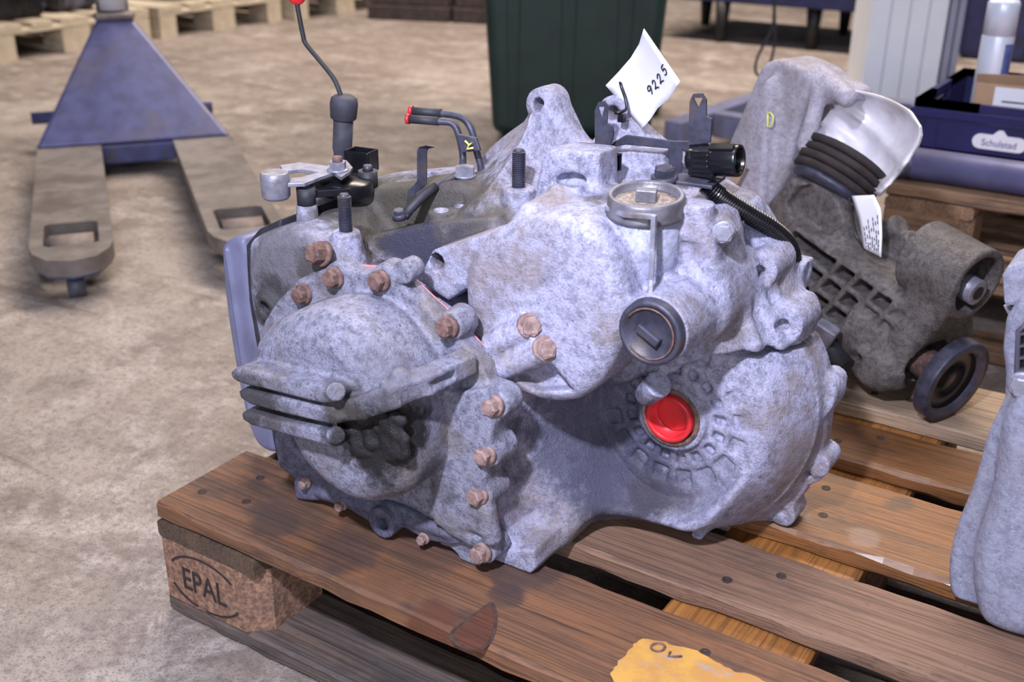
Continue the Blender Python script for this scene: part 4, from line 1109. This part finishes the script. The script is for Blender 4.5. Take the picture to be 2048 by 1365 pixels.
# rubber mount: stacked dark layers
mc = tw(1672, 352, -.02); md = Vector(_r*34+_u*52-_f*6).normalized()
MAT['rubber_brown'] = plain('perished_brown_rubber', (46, 38, 40), .85, 0, .35, 40, .5)
rm = MB()
for k in range(4):
    rm.lathe(mc+md*(-.014+k*.0115), md, [(0, .050+.003*(k % 2)), (.002, .058), (.009, .0575+.002*(k % 2)), (.0112, .052)], 30)
obj('rubber_mount', rm, MAT['rubber_brown'], trans)
obj('mount_plate', MB().lathe(mc+md*-.026, md, [(0, .030), (.004, .052), (.012, .052)], 30), MAT['dark_steel'], trans)
# heat shield: dished aluminium sheet
Lh = [(1626, 264), (1650, 236), (1672, 206), (1698, 180)]
Rh = [(1756, 394), (1800, 345), (1836, 290), (1850, 244)]
MAT['shield'] = plain('bright_alloy_sheet', (222, 218, 228), .4, .1, .12, 26, .25, dirt=(176, 164, 160))
def shp(s_, t_):
    a, b_ = lerp_list(Lh, t_), lerp_list(Rh, t_)
    x = a[0]*(1-s_)+b_[0]*s_; y = a[1]*(1-s_)+b_[1]*s_
    bow = math.sin(math.pi*s_)*(-14*t_)+12*(1-t_)*0
    edge_ = max(abs(2*s_-1), abs(2*t_-1))**6
    v = -.05-.035*math.sin(math.pi*s_)*math.sin(math.pi*(.15+.7*t_))+.022*edge_+.012*math.exp(-((t_-.62+.2*s_)/.07)**2)+.012*math.exp(-((t_-.22+.1*s_)/.06)**2)
    cr = 0
    if s_ > .8 and t_ > .8: cr = (s_-.8)*(t_-.8)*260
    return tw(x-cr, y+bow+cr, v)
obj('heat_shield', MB().grid([[shp(i/22, j/20) for i in range(23)] for j in range(21)], tuple(na*-.004)), MAT['shield'], trans)
# its paper tag
rt2 = thing('paper_tag', 'narrow printed paper label hanging below the bright heat shield', 'tag', tuple(tw(1716, 392, .01)))
def lab(s_, t_):
    L_ = [(1703, 392), (1718, 440), (1726, 490), (1728, 498)]; R_ = [(1748, 390), (1762, 420), (1764, 470), (1762, 515)]
    a, b_ = lerp_list(L_, t_), lerp_list(R_, t_)
    return tw(a[0]*(1-s_)+b_[0]*s_, a[1]*(1-s_)+b_[1]*s_, .015+.012*math.sin(t_*2.2)+.004*s_)
obj('label_sheet', MB().grid([[lab(i/6, j/10) for i in range(7)] for j in range(11)], tuple(na*-.0005)), MAT['paper'], rt2)
ln = MB()
for k in range(7):
    s_ = .18+.11*k; t0_ = .45 if k % 2 else .38
    pts = [lab(s_, t0_+(.93-t0_)*i/8)+na*.0006 for i in range(9)]
    for i in range(0, 8, 1):
        if (i*3+k*5) % 7 > 1: ln.tube([pts[i], pts[i].lerp(pts[i+1], .8)], .0006, 4)
obj('printed_lines', ln, MAT['ink'], rt2)
obj('cable_tie', MB().tube(smooth_path([tw(*q_, .02) for q_ in ((1698, 394), (1702, 430), (1712, 470), (1726, 494))], 5), .0013, 6), MAT['black_plastic'], rt2)
# cream strip beside the connector
rt3 = tag(obj('card_strip', MB().prism([tuple(tw(*q_, .03)) for q_ in ((1462, 362), (1484, 326), (1494, 330), (1474, 370))], tuple(na*-.001)), MAT['cardboard']), 'small cream card strip showing behind the black round connector', 'card')

# ------------------------------------------------------------------ second gearbox at the right edge
g2 = thing('gearbox', 'smooth grey gearbox bell cut off by the right edge of the photograph', 'gearbox', (.86, .32, .144))
MAT['cast_smooth'] = cast('smooth_grey_alloy', (150, 152, 176), (124, 126, 148), (112, 104, 102), .25, speck=.25, off=g2.location, bumpy=.3)
R_ = Field((.70, .22, .1435), (1.06, .50, .56), .003)
R_.poly(xz([(1907, 1190), (1900, 1120), (1915, 1050), (1950, 965), (1968, 905), (1984, 845), (2028, 770), (2080, 715), (2300, 690), (2400, 1000), (2300, 1290), (2048, 1235), (1950, 1200)], .315), .300, .345, r=.008, k=.004, it=1)
R_.poly(xz([(1964, 1228), (1950, 1175), (1946, 1120), (1958, 1060), (1986, 985), (1998, 890), (2012, 812), (2048, 752), (2300, 690), (2400, 1000), (2300, 1330), (2048, 1262), (2000, 1248)], .285), .262, .42, r=.022, k=.010, it=2)
R_.poly(xz([(2010, 640), (2060, 560), (2300, 560), (2300, 800), (2030, 800)], .36), .33, .46, r=.010, k=.012, it=1)
R_.mesh('bell_housing', MAT['cast_smooth'], g2)
bl = xz([(2012, 540), (2022, 522), (2060, 512), (2110, 520), (2110, 598), (2016, 600)], .36)
obj('top_block', MB().prism([(a, .34, c_) for a, c_ in bl], (0, .06, 0)), MAT['cast_smooth'], g2, .004)
a_ = at(2024, 606, .36); obj('locating_pin', MB().cyl(a_, a_+np.array([.012, 0, -.02]), .0075, .006, 14), MAT['zinc'], g2)
rc = obj('ribbed_cover', MB().prism([P3(*q_, .285) for q_ in ((2036, 660), (2060, 640), (2180, 640), (2180, 850), (2048, 862), (2036, 820), (2034, 740))], (0, .03, 0)), MAT['black_plastic'], g2, .003)
MAT['rib_grey'] = plain('grey_black_rib', (74, 72, 88), .45, 0, .15, 40)
for k in range(8):
    y_ = 668+k*24; obj('rib', MB().prism([P3(2037, y_, .280), P3(2180, y_-16, .280), P3(2180, y_-12, .280), P3(2037, y_+4, .280)], (0, .008, 0)), MAT['rib_grey'], rc)
obj('rim', MB().tube([P3(*q_, .282) for q_ in ((2060, 642), (2037, 662), (2034, 740), (2037, 820), (2050, 862), (2110, 856))], .0025, 6), MAT['rib_grey'], rc)
hex_bolt(2046, 772, .278, (0, -1, 0), .010, .008, 'zinc', parent=g2)

for (a, c_) in ((1925, 1130), (1948, 1030), (1990, 880)):
    q_ = at(a-4, c_, .300); hex_bolt(Vector((q_[0]+.004, .345, q_[2])), 0, 0, (0, 1, 0), .008, .008, 'zinc', parent=g2)

# ------------------------------------------------------------------ hand pallet truck
jd = Vector((-.801, .598, 0))
jack = thing('pallet_truck', 'blue-grey hand pallet truck with two scuffed forks on the concrete', 'pallet truck', (-.95, .60, 0), rz=math.atan2(jd.y, jd.x))
# local: u away from the tips, v to the left fork's far side is negative of the right fork
VS = -1      # right fork lies at negative local y
def lpt(u, v, z): return (u, VS*v, z)
def fork(v0):
    out = [(.86, v0-.078), (.05, v0-.078), (-.03, v0-.070), (-.075, v0-.045), (-.092, v0), (-.075, v0+.045), (-.03, v0+.070), (.05, v0+.078), (.86, v0+.078)]
    hole = [(.018, v0-.052), (.152, v0-.052), (.160, v0-.042), (.160, v0+.042), (.152, v0+.052), (.018, v0+.052), (.008, v0+.042), (.008, v0-.042)]
    m = MB()
    n = len(out); k = len(hole)
    # top skin as strips around the opening, then skirts
    T, Bz = .085, .052
    def ring(z): return [lpt(u, v, z) for u, v in out]
    def hr(z): return [lpt(u, v, z) for u, v in hole]
    O_ = [(.86, v0-.078), (.155, v0-.078), (.015, v0-.078), (-.03, v0-.070), (-.075, v0-.045), (-.092, v0), (-.075, v0+.045), (-.03, v0+.070), (.015, v0+.078), (.155, v0+.078), (.86, v0+.078)]
    m.add([lpt(u, v, T) for u, v in O_+hole],
          [(1, 0, 10, 9, 14, 13), (1, 13, 12, 11, 2), (2, 11, 18, 3), (3, 18, 5, 4), (18, 17, 5), (17, 7, 6, 5), (17, 16, 8, 7), (8, 16, 15, 14, 9)])
    a = [lpt(u, v, T) for u, v in O_]; b_ = [lpt(u*1.0, v, Bz) for u, v in O_]
    m.add(a+b_, [(i, i+1, i+12, i+11) for i in range(10)], True)
    a = [lpt(u, v, T) for u, v in hole]; b_ = [lpt(u, v, Bz) for u, v in hole]
    m.add(a+b_, [(i, (i+1) % 8, 8+(i+1) % 8, 8+i) for i in range(8)])
    return m
for v0 in (0., .338):
    fk = obj('fork', fork(v0), MAT['truck_grey'], jack, local=True)
    r = MB().cyl(lpt(.085, v0-.042, .042), lpt(.085, v0+.042, .042), .040, n=26); obj('load_roller', r, MAT['roller'], fk, local=True)
    obj('roller_frame', MB().box((.012, VS*v0-.05, .03), (.15, VS*v0-.046, .062)).box((.012, VS*v0+.046, .03), (.15, VS*v0+.05, .062)), MAT['dark_steel'], fk, local=True)
    obj('entry_wheel', MB().cyl(lpt(-.052, v0-.016, .020), lpt(-.052, v0+.016, .020), .020, n=20), MAT['grey_part'], fk, local=True)
    obj('fork_nose', MB().prism([lpt(u, v, .046) for u, v in ((-.02, v0-.066), (-.066, v0-.046), (-.086, v0), (-.066, v0+.046), (-.02, v0+.066))], (0, 0, .008)), MAT['truck_blue'], fk, local=True)
vm = .160
body = MB()
F_ = [(.845, -.082, .088), (.845, .412, .088), (1.21, vm+.048, .362), (1.21, vm-.048, .362)]
B_ = [(.90, -.082, .062), (.90, .412, .062), (1.27, vm+.048, .335), (1.27, vm-.048, .335)]
body.add([lpt(*p_) for p_ in F_+B_], [(0, 1, 2, 3), (4, 7, 6, 5), (0, 4, 5, 1), (1, 5, 6, 2), (2, 6, 7, 3), (3, 7, 4, 0)])
obj('body_plate', body, MAT['truck_blue'], jack, .010, local=True, seg=3)
obj('head_cap', MB().prism([lpt(u, v, .356) for u, v in ((1.195, vm-.052), (1.195, vm+.052), (1.24, vm+.058), (1.29, vm+.03), (1.29, vm-.03), (1.24, vm-.058))], (0, 0, .018)), MAT['truck_grey'], jack, .006, local=True)
obj('cross_tube', MB().box(lpt(.85, .265, .030), lpt(.93, .07, .082)), MAT['truck_blue'], jack, .006, local=True)
obj('axle', MB().cyl(lpt(1.22, -.10, .09), lpt(1.22, .405, .09), .017, n=18), MAT['truck_blue'], jack, local=True)
obj('pump_block', MB().cyl(lpt(1.30, vm, .02), lpt(1.30, vm, .40), .045, n=24), MAT['dark_steel'], jack, local=True)
obj('steer_wheel', MB().cyl(lpt(1.30, vm-.06, .08), lpt(1.30, vm+.06, .08), .08, n=28), MAT['tyre'], jack, local=True)
col_ = obj('steering_column', MB().cyl(lpt(1.262, vm, .37), lpt(1.275, vm, .80), .030, n=20), MAT['truck_blue'], jack, local=True)
obj('white_label', MB().cyl(lpt(1.262, vm, .378), lpt(1.268, vm, .56), .036, n=20), MAT['paper'], col_, local=True)

# ------------------------------------------------------------------ pallets and parts along the back, left
def new_pallet(label, loc, rz, mats, seed, group='pallets standing about the hall'):
    r = thing('euro_pallet', label, 'pallet', loc, group, rz); euro_pallet(r, mats, seed, nails=False); return r
newm = ([MAT['w_new']]*5, MAT['w_new'], MAT['w_new'], MAT['w_new'])
oldm = ([MAT['w_old']]*5, MAT['w_old'], MAT['w_old'], MAT['w_old'])
new_pallet('pale pine pallet behind the left side of the pallet truck', (-3.38, 2.86, 0), math.pi, newm, 40)
new_pallet('pale pine pallet with black parts right of the pallet truck head', (-3.36, 3.70, 0), math.pi, newm, 50)
new_pallet('pale pine pallet farthest back, beside the dark beams', (-3.30, 4.54, 0), math.pi, newm, 60)
def lump(name, label, cat, loc, size, seed, mat, extra=(), group='used engine parts on the back pallets'):
    """a used engine part: cast body of joined drums, boxes and ribs"""
    rr = random.Random(seed); r = thing(name, label, cat, loc, group)
    sx, sy, sz = size; L = Vector(loc)
    f_ = Field((L.x-sx*.75, L.y-sy*.75, L.z-.004), (L.x+sx*.75, L.y+sy*.75, L.z+sz*1.25), .008)
    f_.box((L.x-sx*.4, L.y-sy*.42, L.z), (L.x+sx*.4, L.y+sy*.42, L.z+sz*.7), r=.03, k=.02)
    for i in range(6):
        a = L+Vector((rr.uniform(-.35, .35)*sx, rr.uniform(-.35, .35)*sy, rr.uniform(.2, .8)*sz))
        d = Vector(rr.choice(((1, 0, 0), (0, 1, 0), (0, 0, 1)))); f_.cyl(a-d*.3*min(size), a+d*.3*min(size), rr.uniform(.12, .26)*min(size), k=.012)
    for i in range(4):
        u_ = L.y-sy*.35+sy*.7*i/3; f_.box((L.x+sx*.36, u_-.008, L.z+.02), (L.x+sx*.45, u_+.008, L.z+sz*.6), r=.003, k=.006)
    f_.mesh('casing', MAT[mat], r)
    for i in range(5):
        q_ = L+Vector((sx*.42, rr.uniform(-.4, .4)*sy, rr.uniform(.1, .7)*sz)); obj('bolt', MB().cyl(q_, q_+Vector((.02, 0, 0)), .012, n=6, smooth=False), MAT['dark_steel'], r)
    for (nm, mb, mt) in extra: obj(nm, mb, MAT[mt], r)
    return r
lump('engine_part', 'black engine part with orange connector on the leftmost back pallet', 'engine part', (-3.62, 2.26, .144), (.34, .34, .34), 1, 'black_part', [('connector', MB().box((-3.43, 2.20, .30), (-3.40, 2.26, .36)), 'orange_plastic')])
lump('engine_part', 'grey engine part standing behind the pallet truck body', 'engine part', (-3.66, 2.60, .144), (.30, .26, .36), 2, 'grey_part')
lump('engine_part', 'black engine part with lime green cap on the middle back pallet', 'engine part', (-3.62, 3.30, .144), (.36, .44, .34), 3, 'black_part', [('cap', MB().cyl((-3.44, 3.42, .25), (-3.40, 3.42, .25), .045, n=20), 'lime')])
lump('engine_part', 'dark engine part on the farthest pale pallet', 'engine part', (-3.62, 4.05, .144), (.40, .44, .34), 4, 'black_part')
lump('engine_part', 'low dark block at the left edge of the photograph', 'engine part', (-3.45, 1.90, 0), (.30, .22, .17), 6, 'black_part')
# dark beams
for i, (a, c_, lab_) in enumerate(((( -3.05, 4.02), (-2.62, 4.16), 'short dark timber beam on the floor beside the pale pallets'), ((-2.60, 4.17), (-1.70, 4.46), 'long dark timber beam on the floor behind the green bin'))):
    A0 = Vector((*a, 0)); A1 = Vector((*c_, 0)); d = (A1-A0); L_ = d.length; M = Matrix.Translation(A0) @ Matrix.Rotation(math.atan2(d.y, d.x), 4, 'Z')
    r = thing('timber_beam', lab_, 'beam', tuple(A0), 'dark timber beams')
    obj('lower_timber', MB().box((0, 0, 0), (L_, .12, .075), M), MAT['timber_dark'], r, .006)
    obj('upper_timber', MB().box((.01, .01, .078), (L_-.01, .11, .15), M), MAT['timber_dark'], r, .006)
lump('engine_part', 'dark engine part lying on the dark beams behind the green bin', 'engine part', (-2.7, 4.55, 0), (.6, .5, .36), 8, 'black_part')

# ------------------------------------------------------------------ green bin
bl_ = Vector(atz(985, 290, 0)); brt = Vector(atz(1300, 296, 0)); bx_ = (brt-bl_).normalized(); by_ = Vector((-bx_.y, bx_.x, 0)); Wb = (brt-bl_).length
bn = thing('wheeled_bin', 'tall dark green plastic wheeled bin behind the gearbox', 'bin', tuple((bl_+brt)/2))
def bq(u, v, z): return bl_+bx_*u+by_*v+Vector((0, 0, z))
H = .98; e_ = .06
bm_ = MB(); lo_ = [bq(0, 0, .03), bq(Wb, 0, .03), bq(Wb, .46, .03), bq(0, .46, .03)]; hi_ = [bq(-e_, -e_*.8, H), bq(Wb+e_, -e_*.8, H), bq(Wb+e_, .60, H), bq(-e_, .60, H)]
bm_.add(lo_+hi_, [(3, 2, 1, 0), (4, 5, 6, 7), (0, 1, 5, 4), (1, 2, 6, 5), (2, 3, 7, 6), (3, 0, 4, 7)])
obj('bin_body', bm_, MAT['green'], bn, .03, seg=4)
for u0, wd in ((.045, .03), (.20, .035), (.36, .035)):
    obj('moulded_rib', MB().prism([bq(u0, -.002, .05), bq(u0+wd, -.002, .05), bq(u0+wd+.01, -e_*.8-.008, .9), bq(u0-.012, -e_*.8-.008, .9)], tuple(by_*.012)), MAT['green'], bn, .003)
obj('rim', MB().box((-e_-.02, -e_-.02, H-.05), (Wb+e_+.02, .63, H), Matrix.Translation(bl_) @ Matrix.Rotation(math.atan2(bx_.y, bx_.x), 4, 'Z')), MAT['green'], bn, .01)
obj('lid', MB().box((-e_-.01, -e_-.03, H+.002), (Wb+e_+.01, .62, H+.05), Matrix.Translation(bl_) @ Matrix.Rotation(math.atan2(bx_.y, bx_.x), 4, 'Z')), MAT['green'], bn, .02)
for u0 in (.03, Wb+.045):
    c_ = bq(u0, .52, .10); wl = obj('wheel', MB().lathe(c_-bx_*.03, bx_, [(0, .06), (.004, .088), (.016, .10), (.044, .10), (.056, .088), (.06, .06)], 30), MAT['tyre'], bn)
    obj('hub', MB().cyl(c_-bx_*.034, c_+bx_*.034, .045, n=20), MAT['black_part'], wl)
obj('wheel_axle', MB().cyl(bq(.03, .52, .10), bq(Wb+.04, .52, .10), .012, n=12), MAT['dark_steel'], bn)

# ------------------------------------------------------------------ grey steel frame on the floor
zt = .13
fr = thing('welded_rack', 'blue-grey welded steel ladder rack lying on the floor beside the green bin', 'rack', tuple(atz(1345, 278, 0)))
def bar(a, c_, w_, h_, name='rail', par=fr, mat='frame_grey'):
    a = Vector(a); c_ = Vector(c_); d = c_-a; M = Matrix.Translation(a) @ Matrix.Rotation(math.atan2(d.y, d.x), 4, 'Z')
    return obj(name, MB().box((0, -w_/2, -h_), (d.length, w_/2, 0), M), MAT[mat], par, .004)
r0 = Vector(atz(1346, 243, zt)); r1 = Vector(atz(1520, 186, zt)); dR = (r1-r0).normalized(); dC = Vector((dR.y, -dR.x, 0))
r0b = r0+dR*.16
bar(r0, r0+dR*.75, .055, .07)
for k in (.20, .45, .70):
    bar(r0+dR*k+dC*.03, r0+dR*k+dC*.47, .05, .07, 'rung')
bar(r0+dC*.50+dR*.16, r0+dR*.75+dC*.50, .055, .07)
for k in ((.05, 0), (.70, 0), (.25, .50), (.70, .50)):
    q_ = r0+dR*k[0]+dC*k[1]; obj('foot', MB().box((q_.x-.02, q_.y-.02, 0), (q_.x+.02, q_.y+.02, zt-.07)), MAT['frame_grey'], fr)

# ------------------------------------------------------------------ white panelled cabinet
w0 = Vector(atz(1712, 262, 0)); w1 = Vector(atz(1858, 268, 0)); wx = (w1-w0).normalized(); Ww = (w1-w0).length; Mw = Matrix.Translation(w0) @ Matrix.Rotation(math.atan2(wx.y, wx.x), 4, 'Z')
cb_ = thing('cabinet', 'tall white cabinet with vertical grooved panels behind the heat shield', 'cabinet', tuple(w0))
obj('carcass', MB().box((0, .012, 0), (Ww, .35, 1.35), Mw), MAT['white_panel'], cb_)
for k in range(4): obj('panel', MB().box((Ww*k/4+.002, 0, .01), (Ww*(k+1)/4-.002, .011, 1.34), Mw), MAT['white_panel'], cb_, .0015)
for k in range(2): obj('edge_strip', MB().box((Ww+.004+k*.026, -.004+.01*k, 0), (Ww+.024+k*.026, .35, 1.35), Mw), MAT['panel_edge'], cb_, .002)

# ------------------------------------------------------------------ low bench with black feet, far right
bt = thing('low_bench', 'low dark blue bench on black tapered feet in the far background', 'bench', (-.9, 4.5, 0))
obj('bench_top', MB().box((-1.55, 4.36, .185), (-.30, 5.1, .27)), MAT['black_blue'], bt, .006)
for (a, c_) in ((1437, 85), (1618, 101)):
    q_ = Vector(atz(a, c_, 0)); obj('foot', MB().cyl(q_+Vector((0, .02, 0)), q_+Vector((0, .02, .187)), .022, .036, 14), MAT['black_part'], bt)
for (x_, y_) in ((-1.5, 4.9), (-.40, 4.42), (-.40, 4.95), (-.8, 5.0)): obj('foot', MB().cyl((x_, y_, 0), (x_, y_, .187), .022, .036, 14), MAT['black_part'], bt)
lump('engine_part', 'dark engine part standing on the low blue bench', 'engine part', (-.8, 4.72, .27), (.5, .4, .34), 9, 'black_part')
cl_ = [(1552, -400), (1550, -120), (1549, 20), (1550, 70), (1545, 110), (1533, 142), (1520, 152), (1511, 142), (1514, 118), (1528, 88), (1542, 62), (1548, 30), (1549, -110), (1551, -400)]
tag(obj('hanging_cable', MB().tube(smooth_path([P3(a, c_, 2.75+.004*i) for i, (a, c_) in enumerate(cl_)], 7), .0045, 8), MAT['black_rubber']), 'thin dark cable hanging in a loop above the floor', 'cable')
lump('engine_part', 'dark blue machine part on the floor behind the spray can', 'engine part', (-.02, 4.75, 0), (.36, .4, .5), 12, 'black_blue')
lump('engine_part', 'dark machine part on the floor at the upper right corner', 'engine part', (.62, 4.6, 0), (.5, .4, .45), 13, 'black_part')

# ------------------------------------------------------------------ stacked pallets, tube, crate at the right
q_ = atz(1775, 366, .288); sx_, sy_ = q_[0], q_[1]
new_pallet('brown pallet, lower one of the stack under the blue crate', (sx_-.01, sy_+.01, 0), 0, oldm, 70, 'stacked pallets under the crate')
new_pallet('brown pallet, upper one of the stack under the blue crate', (sx_, sy_, .1452), 0, oldm, 80, 'stacked pallets under the crate')
zt = .2905
tbx = thing('steel_tube', 'blue-grey steel tube lying on the stacked pallets before the crate', 'tube', (sx_+.5, sy_+.04, zt))
obj('tube_body', MB().lathe((sx_-.06, sy_+.04, zt+.0272), (1, 0, 0), [(.02, .020), (0, .022), (0, .027), (1.15, .027), (1.15, .022), (1.13, .020)], 36), MAT['roll_blue'], tbx)
obj('tube_sleeve', MB().lathe((sx_+.02, sy_+.04, zt+.0274), (1, 0, 0), [(0, .0262), (.002, .0276), (.01, .0276), (.012, .0262)], 36), MAT['dark_steel'], tbx)
YC = sy_+.27
cf = at(1828, 212, YC); x0c = cf[0]; zc = cf[2]
crate = thing('bread_crate', 'navy blue plastic crate with white logo plate on the stacked pallets', 'crate', (x0c+.3, YC+.2, zt))
W_, D_, t_ = .60, .40, .012
hx0 = at(1956, 235, YC)[0]; hx1 = hx0+.16; hz1 = at(1960, 210, YC)[2]; hz0 = hz1-.033
def wallx(y_, name, hole):
    m = MB()
    m.box((x0c, y_, zt), (x0c+W_, y_+t_, hz0)); m.box((x0c, y_, hz1), (x0c+W_, y_+t_, zc))
    m.box((x0c, y_, hz0), (hx0, y_+t_, hz1)); m.box((hx1, y_, hz0), (x0c+W_, y_+t_, hz1))
    return obj(name, m, MAT['crate'], crate)
fw = wallx(YC, 'front_side', 1); wallx(YC+D_-t_, 'back_side', 1)
for xx in (x0c, x0c+W_-t_):
    m = MB(); ya, yb = YC+.12, YC+.24
    m.box((xx, YC+t_, zt), (xx+t_, YC+D_-t_, hz0)); m.box((xx, YC+t_, hz1), (xx+t_, YC+D_-t_, zc)); m.box((xx, YC+t_, hz0), (xx+t_, ya, hz1)); m.box((xx, yb, hz0), (xx+t_, YC+D_-t_, hz1))
    obj('end_side', m, MAT['crate'], crate)
obj('base', MB().box((x0c, YC, zt-.0003), (x0c+W_, YC+D_, zt+.006)), MAT['crate'], crate)
obj('rim', MB().box((x0c-.004, YC-.006, zc-.016), (x0c+W_+.004, YC, zc)).box((x0c-.005, YC, zc-.016), (x0c, YC+D_, zc)), MAT['crate'], crate, .001)
for k in (.02, .045, .30): obj('wall_rib', MB().box((x0c+k, YC-.003, zt+.004), (x0c+k+.003, YC, zc-.017)), MAT['crate'], crate)
pc_ = at(1998, 287, YC-.004)
pill = []
for sgn in (1, -1):
    for i in range(9):
        a = math.radians(90-180*i/8) if sgn > 0 else math.radians(270-180*i/8); pill.append((pc_[0]+sgn*.033+.0135*math.cos(a), pc_[2]+.0135*math.sin(a)))
pill2 = pill[:9]+pill[9:]
lg = obj('logo_plate', MB().prism([(a, YC-.0045, c_) for a, c_ in pill2], (0, .003, 0)), MAT['logo_white'], fw)
pk = MB().prism([(pc_[0]+a, YC-.0046, pc_[2]+c_) for a, c_ in ((-.014, .0125), (-.007, .020), (-.003, .023), (.004, .023), (.007, .019), (.013, .0125))], (0, .003, 0)); obj('logo_peak', pk, MAT['logo_white'], fw)
text_obj('logo_lettering', 'Schulstad', .017, Matrix.Translation((pc_[0], YC-.0052, pc_[2]-.001)) @ Matrix.Rotation(math.pi/2, 4, 'X'), MAT['logo_blue'], fw, .95, .0003)
# spray can
cc = at(1992, 100, YC+.20); can = thing('spray_can', 'white and blue spray can standing in the blue crate', 'can', (cc[0], YC+.20, zt+.006))
cz0 = zt+.0063
zb = at(1985, 75, YC+.17)[2]
obj('can_body', MB().lathe((cc[0], YC+.20, cz0), (0, 0, 1), [(0, .028), (.004, .030), (zb-cz0, .030), (zb-cz0+.006, .028)], 32), MAT['can_white'], can)
obj('can_cap', MB().lathe((cc[0], YC+.20, zb+.001), (0, 0, 1), [(0, .0295), (.06, .0295), (.066, .026)], 32), MAT['can_white'], can)
arc = [[(cc[0]+.0304*math.cos(t), YC+.20+.0304*math.sin(t), z_) for t in [math.radians(-50+i*8) for i in range(9)]] for z_ in (cz0+.02, zb-.012)]
obj('blue_print', MB().grid(arc), MAT['can_blue'], can)
# cardboard box with a label
bx0 = at(1948, 200, YC+.08)
box_ = thing('cardboard_box', 'open cardboard box with a white address label inside the blue crate', 'box', (bx0[0]+.08, YC+.10, zt+.006))
zt2 = at(1960, 158, YC+.08)[2]
Mb = Matrix.Translation((bx0[0], YC+.07, zt+.0065)) @ Matrix.Rotation(.06, 4, 'Z')
obj('carton', MB().box((0, 0, 0), (.20, .09, zt2-zt-.012), Mb), MAT['cardboard'], box_, .002)
obj('flap', MB().prism([Mb @ Vector(p_) for p_ in ((0, .0, zt2-zt-.0115), (.2, .0, zt2-zt-.0115), (.2, -.012, zt2-zt+.014), (0, -.008, zt2-zt+.006))], (0, .002, 0)), MAT['cardboard'], box_)
lb_ = obj('address_label', MB().box((.035, -.0018, .02), (.15, -.0006, zt2-zt-.016), Mb), MAT['paper'], box_)
for k in range(5): obj('printed_line', MB().box((.05, -.0024, .035+k*.012), (.085+.008*(k % 3), -.0017, .038+k*.012), Mb), MAT['ink'], lb_)
for k in range(6): obj('barcode_bar', MB().box((.10+k*.0055, -.0024, .045), (.1025+k*.0055, -.0017, .085), Mb), MAT['ink'], lb_)
